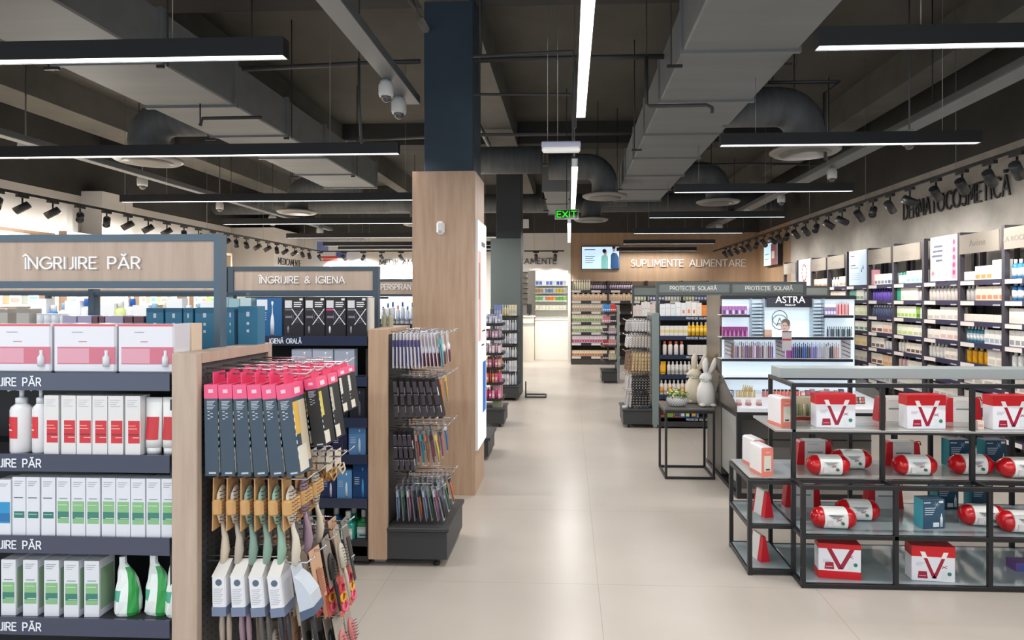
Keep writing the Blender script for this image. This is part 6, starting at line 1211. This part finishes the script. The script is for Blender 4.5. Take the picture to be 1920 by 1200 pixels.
for z in (zm, q): tb(b, 0, WX_, dB-q, dB, z-q, z)
b.build('lower_frame', t)
ex = X_(1453.7, YU)-UX; ex2 = X_(1406.7, YU)-UX
b = MB(); z = zs2-.01
for x in (ex2,):
    tb(b, x-q/2, x+q/2, 0, q, 0, z); tb(b, x-q/2, x+q/2, dB-q, dB, 0, z)
for z_ in (z, zm, q+.01): tb(b, ex2, 0, 0, q, z_-q, z_); tb(b, ex2, 0, dB-q, dB, z_-q, z_); tb(b, ex2-q/2, ex2+q/2, q, dB-q, z_-q, z_)
b.build('side_frame', t)
for (nm, x0_, x1_, y0_, y1_, z, m) in (('top_shelf', ex, WX_, .0, dB, zs1, SH2), ('middle_shelf', ex2, WX_, q, dB, zs2, SH2), ('lower_shelf', q/2, WX_, dF+q, dB-q, zm, SH), ('bottom_shelf', q/2, WX_, dF+q, dB-q, q, SH), ('side_shelf', ex2, -q/2, q, dB-q, zm, SH), ('side_bottom_shelf', ex2, -q/2, q, dB-q, q+.01, SH)):
    b = MB(); b.box(x0_, x1_, y0_, y1_, z-.006 if nm != 'top_shelf' else z-.012, z+.0015, m, .001); b.build(nm, t)
YBd = FY(1462, 709, zt_); b = MB(); b.box(X_(1462, YBd)-UX, WX_+.1, YBd-YU, YBd-YU+.16, zt_, zt_+.062, mat('9aa3a3', .4), .002); b.build('top_board', t)
# goods on the table
def vbox(redtop=True, w_=.225, h=.195, d=.085):
    b = MB(); WH = mat('e8e8ee', .3); RD = mat('d01420', .3); b.box(-w_/2, w_/2, -d/2, d/2, 0, h, WH, .002); e = -d/2-.0008
    if redtop: b.box(-w_/2-.0006, w_/2+.0006, e, d/2+.0006, h*.70, h+.0006, RD)
    else: b.box(-w_/2-.0006, w_/2+.0006, e, d/2+.0006, -.0, h*.22, RD); b.box(-w_/2-.0006, w_/2+.0006, e, d/2+.0006, h*.86, h+.0006, RD)
    lo, hi = (.09, .84) if redtop else (.28, .86)
    VD = mat('a01838', .3); VW = mat('f2f0f0', .3); y = e-.0006; cx = .005; ml = h*.66 if redtop else h*.86
    def stroke(x0, z0, x1, z1, w, m, yy): b.prism([(x0-w, z0), (x0+w, z0), (x1+w, z1), (x1-w, z1)], yy, yy+.0006, m)
    for s in (-1, 1):
        stroke(cx, h*lo, cx+s*w_*.27, h*hi, .0125, VW if redtop else VD, y)
        stroke(cx, h*lo, cx+s*w_*.27*((ml-h*lo)/(h*hi-h*lo)), ml, .0095, VD, y-.0006)
    zb = h*(.08 if redtop else .27); b.prism([(-w_*.36, zb), (-w_*.13, zb), (-w_*.15, zb+h*.2), (-w_*.34, zb+h*.2)], y, y+.0006, VD); b.box(-w_*.33, -w_*.17, y-.0005, y, zb+.012, zb+.016, mat('e8a0a8'))
    b.box(w_*.2, w_*.3, y, y+.0006, zb, zb+h*.24, mat('dfe4e4')); b.prism([(w_*.37+.011*math.cos(a), zb+.03+.011*math.sin(a)) for a in [2*PI*i/10 for i in range(10)]], y-.0006, y, mat('2f8070'))
    for s in (-1, 1): stroke(w_*.25-s*.014, h*.38 if redtop else h*.6, w_*.25+s*.014, h*.46 if redtop else h*.68, .003, mat('a03848'), y)
    for i in range(3): b.box(-w_*.4, -w_*(.2+.03*i), y, y+.0005, h*(.52-.035*i), h*(.53-.035*i), mat('b8b8c0'))
    return [(None, b.data('gift_box'))]
def tplace(p, nm, px, Y, z, lab, cat='gift box', grp=None, rz=0., scale=None, rx=0.): return put(p, nm, (X_(px, Y), Y, z), lab, cat, grp, rz, rx, scale=scale)
PV = proto('v1', lambda: vbox()); PV2 = proto('v2', lambda: vbox(False))
tplace(PV, 'gift_box', 1561.5, YU+.10, zs1+.002, 'white V gift box with red top, leftmost on the top shelf of the display table')
tplace(PV, 'gift_box', 1728.5, YU+.09, zs1+.002, 'white V gift box with red top, middle of the top shelf between two bags', rz=.06)
tplace(PV, 'gift_box', 1888, YU+.09, zs1+.002, 'white V gift box with red top at the right edge of the photo, top shelf', rz=.05)
tplace(PV2, 'gift_box', 1570, YLf+.11, q+.002, 'upright V gift box with red foot and red top, lowest shelf, left', rz=-.12)
tplace(PV, 'gift_box', 1743, YLf+.10, q+.002, 'V gift box with red top alone on the lowest shelf, right of the other', rz=-.1)
def salmon():
    b = MB(); b.box(-.035, .035, -.075, .075, 0, .165, mat('e4e2e4', .35), .003); S = mat('e08070', .35); b.box(-.0356, .0356, -.0757, -.07, 0, .166, S); b.box(-.0362, .0358, -.076, .076, -.0, .018, S)
    b.box(-.022, .022, -.0764, -.0757, .03, .12, mat('d4d2c4', .5)); b.box(-.012, .014, -.077, -.0764, .035, .045, mat('4a4444')); b.box(-.012, .014, -.0768, -.0757, .138, .142, mat('f4d0c0')); b.prism([(-.034, .166), (.034, .166), (.024, .172), (-.024, .172)], -.07, .07, mat('e4e2e4', .35))
    return [(None, b.data('salmon_box'))]
PS = proto('sal', salmon)
tplace(PS, 'skincare_box', 1462, YU+.14, zs1+.002, 'tall white and salmon box at the left end of the top shelf', rz=.22)
tplace(PS, 'skincare_box', 1427, YU+.11, zs2+.002, 'white and salmon box, front one on the small left shelf', rz=.2)
tplace(PS, 'skincare_box', 1412, YU+.30, zs2+.002, 'white and salmon box, rear one on the small left shelf', rz=.2)
def candy():
    b = MB(); RD = mat('c20a16', .22, coat=.3); r = .054; L = .056
    prof = lambda s: [(r*.98, 0), (r*1.02, .012), (r*.95, .032), (r*.7, .05), (r*.3, .06), (.002, .062)]
    b.tube([(-L, 0, r), (L, 0, r)], r*.9, RD, 16)
    for s in (-1, 1):
        vs = []; P_ = prof(s)
        for rr, zz in P_:
            for k in range(18):
                a = 2*PI*k/18; w2 = 1+.05*math.sin(5*a+s); vs.append((s*(L+zz), rr*w2*math.cos(a), r+rr*w2*math.sin(a)*.96))
        fs = [[i*18+k, i*18+(k+1) % 18, (i+1)*18+(k+1) % 18, (i+1)*18+k] for i in range(len(P_)-1) for k in range(18)]+[list(range(90, 108))]
        b.add(vs, fs, RD, True)
    c = MB(); vs = []
    for s in (-1, 1):
        for k in range(24):
            a = 2*PI*k/24; f = 1.03; ca_, sa_ = math.cos(a), math.sin(a); g = (abs(ca_)**4+abs(sa_)**4)**-.25; g = .5*g+.5
            vs.append((s*L*1.06, r*f*g*ca_, r+r*f*g*sa_*.97))
    c.add(vs, [[k, (k+1) % 24, 24+(k+1) % 24, 24+k] for k in range(24)]+[list(range(24)), list(range(24, 48))], mat('e6e6e2', .35))
    y = -r*1.16
    for i in range(3): c.box(-.04+.01*i, .036-.012*i, y, y+.012, r*1.5-.008*i, r*1.5-.006*i, mat('b0b4b8'))
    c.prism([(-.048, r*.45), (-.022, r*.45), (-.024, r*1.0), (-.046, r*1.0)], y-.001, y+.02, mat('cfc8cc')); c.prism([(.03+.008*math.cos(a), r*.75+.008*math.sin(a)) for a in [2*PI*i/10 for i in range(10)]], y-.001, y+.02, mat('2f6a58'))
    def cross(): 
        c.bar((-.002, y-.001, r*1.0), (.022, y-.001, r*1.2), .003, mat('b03040'), .002); c.bar((-.002, y-.001, r*1.2), (.022, y-.001, r*1.0), .003, mat('b03040'), .002)
    cross()
    return [(None, b.data('cosmetic_roll')), ('paper_band', c.data('band'))]
PC = proto('candy', candy)
Lc = [(1552, YU+.10, zs2, 'red roll bag with white band, front left on the middle shelf', .0), (1594, YU+.24, zs2, 'red roll bag with white band, just behind the front left one, middle shelf', .0), (1714, YU+.12, zs2, 'red roll bag with white band, alone in the second bay of the middle shelf', .0), (1820, YU+.15, zs2, 'red roll bag behind the third front post on the middle shelf', .0), (1912, YU+.09, zs2, 'red roll bag cut by the right photo edge, middle shelf', .0),
      (1562, YLf+.12, zm, 'red roll bag, front left on the lower shelf', -.06), (1607, YLf+.26, zm, 'red roll bag, rear left on the lower shelf', -.05), (1841, YLf+.20, zm, 'red roll bag left of the last lower post, lower shelf', -.1), (1915, YLf+.10, zm, 'red roll bag cut by the right photo edge, lower shelf', -.1)]
for px, Y, z, lab, rz in Lc: tplace(PC, 'cosmetic_roll', px, Y, z+.002, lab, 'gift bag', 'red roll bags on the display table', rz, (1.06, 1.06, 1.06))
def bagp():
    b = MB(); b.prism([(-.12, 0), (.12, 0), (.105, .14), (.095, .15), (-.095, .15), (-.105, .14)], -.035, .035, mat('c01824', .3)); c = MB(); c.box(-.068, .068, -.037, .037, 0, .153, mat('d8d6d0', .4)); c.box(-.05, .05, -.0376, -.037, .075, .085, mat('7a8a88')); c.box(-.05, .02, -.0376, -.037, .13, .133, mat('b0aca8'))
    z = MB(); z.tube([(.09, -.02, .151), (.11, -.03, .155), (.118, -.03, .13)], .004, mat('a01420'), 6)
    return [(None, b.data('bag')), ('paper_band', c.data('band')), ('zip_pull', z.data('zip'))]
PB = proto('bag', bagp)
for px, Y, z, lab in ((1675, YU+.30, zs1, 'red bag with white band, left behind the middle V box, top shelf'), (1800, YU+.30, zs1, 'red bag with white band, right behind the middle V box, top shelf'), (1524, YU+.34, zs2, 'dark red bag standing behind the front left roll, middle shelf'), (1688, YU+.34, zs2, 'dark red bag behind the lone roll in the second bay, middle shelf'), (1502, YU+.34, zm, 'dark red bag at the back left of the lower shelf'), (1655, YU+.34, zm, 'dark red bag at the back of the lower shelf, beside the second post')):
    tplace(PB, 'cosmetic_bag', px, Y, z+.002, lab, 'gift bag', None, scale=(.93, 1, .98))
def bottlebag():
    b = MB(); b.box(-.10, .10, -.04, .04, 0, .13, mat('8a2420', .3)); b.box(-.095, .095, -.041, .035, .02, .14, mat('b8ac90', .4)); 
    for i in range(6): b.tube([(-.07+.026*i, -.045, .03), (-.065+.024*i, -.045, .1)], [.010, .004], mat(['5a7048', '8a9a60', 'c8bc98'][i % 3]), 6)
    return [(None, b.data('hamper'))]
tplace(proto('ham', bottlebag), 'gift_hamper', 1507, YU+.32, zs1+.002, 'beige wrapped gift set left behind the leftmost V box, top shelf')
def teal(d1, d2):
    b = MB(); b.box(-.065, .065, -.04, .04, 0, .165, mat(d1, .3), .002); b.box(-.0656, -.065, -.038, .038, 0, .164, mat(d2, .3)); e = -.0406
    b.box(-.06, -.02, e, -.04, .145, .15, mat('d8e4ec')); 
    for i in range(4): b.box(-.055, .01-.006*i, e, -.04, .115-.012*i, .119-.012*i, mat('c8d4e0'))
    b.lathe([(.009, 0), (.009, .05), (.004, .06), (.003, .075)], mat('e4e8ec', .3), 8, (.045, -.039, .01), 1, .4); b.box(-.005, .03, e, -.04, .01, .035, mat('d8e0e4'))
    for a in range(6): b.bar((.015, e, .135), (.015+.018*math.cos(a*PI/3), e, .135+.018*math.sin(a*PI/3)), .0015, mat('c8e0f0'), .001)
    b.box(.03, .055, e, -.04, .145, .158, mat('e8eef2'))
    return [(None, b.data('teal_box'))]
PT = proto('teal', lambda: teal('33526a', '3fa0b0')); PT2 = proto('teal2', lambda: teal('1c4a62', '1f7a88'))
tplace(PT, 'skincare_box', 1742, YLf+.16, zm+.002, 'slate and teal box with starburst, alone on the lower shelf', rz=.12)
for px, Y, z, lab in ((1792, YU+.34, zs2, 'dark teal box behind the second bay end, middle shelf'), (1859, YU+.34, zs2, 'dark teal box right of the third post, rear of the middle shelf'), (1770, YU+.36, zm, 'dark teal box at the back of the lower shelf, second bay'), (1834, YU+.36, zm, 'dark box at the back of the lower shelf, third bay')):
    tplace(PT2, 'skincare_box', px, Y, z+.002, lab, rz=.05)
def tri():
    b = MB(); v = [(-.03, -.07, 0), (.03, -.07, 0), (.03, .07, 0), (-.03, .07, 0), (-.008, -.06, .145), (.008, -.06, .145), (.008, .06, .145), (-.008, .06, .145)]
    b.hexa(v[:4], v[4:], mat('c8182a', .3)); c = MB(); v2 = [(-.0315, -.03, 0), (.0315, -.03, 0), (.0315, .05, 0), (-.0315, .05, 0), (-.0095, -.03, .147), (.0095, -.03, .147), (.0095, .05, .147), (-.0095, .05, .147)]; c.hexa(v2[:4], v2[4:], mat('dcdad8', .4))
    return [(None, b.data('bag')), ('paper_band', c.data('band'))]
PR = proto('tri', tri)
tplace(PR, 'cosmetic_bag', 1430, YU+.18, zm+.002, 'narrow upright red bag seen edge-on, left side unit, upper compartment', 'gift bag', None, .25)
tplace(PR, 'cosmetic_bag', 1423, YU+.17, q+.012, 'narrow upright red bag seen edge-on, left side unit, bottom compartment', 'gift bag', None, .25)
tplace(carton(.035, .03, .05, 'ecd8cc', [(.1, .9, .3, .6, 'd8a898')]), 'small_carton', 1836, YU+.06, zs1+.002, 'tiny pale pink carton left of the right-hand V box', 'box')
tplace(carton(.1, .08, .05, '6a4a8a', [(.1, .9, .2, .6, '3a5aa8')]), 'small_carton', 1912, YLf+.25, q+.002, 'low violet and blue box at the right edge of the lowest shelf', 'box')
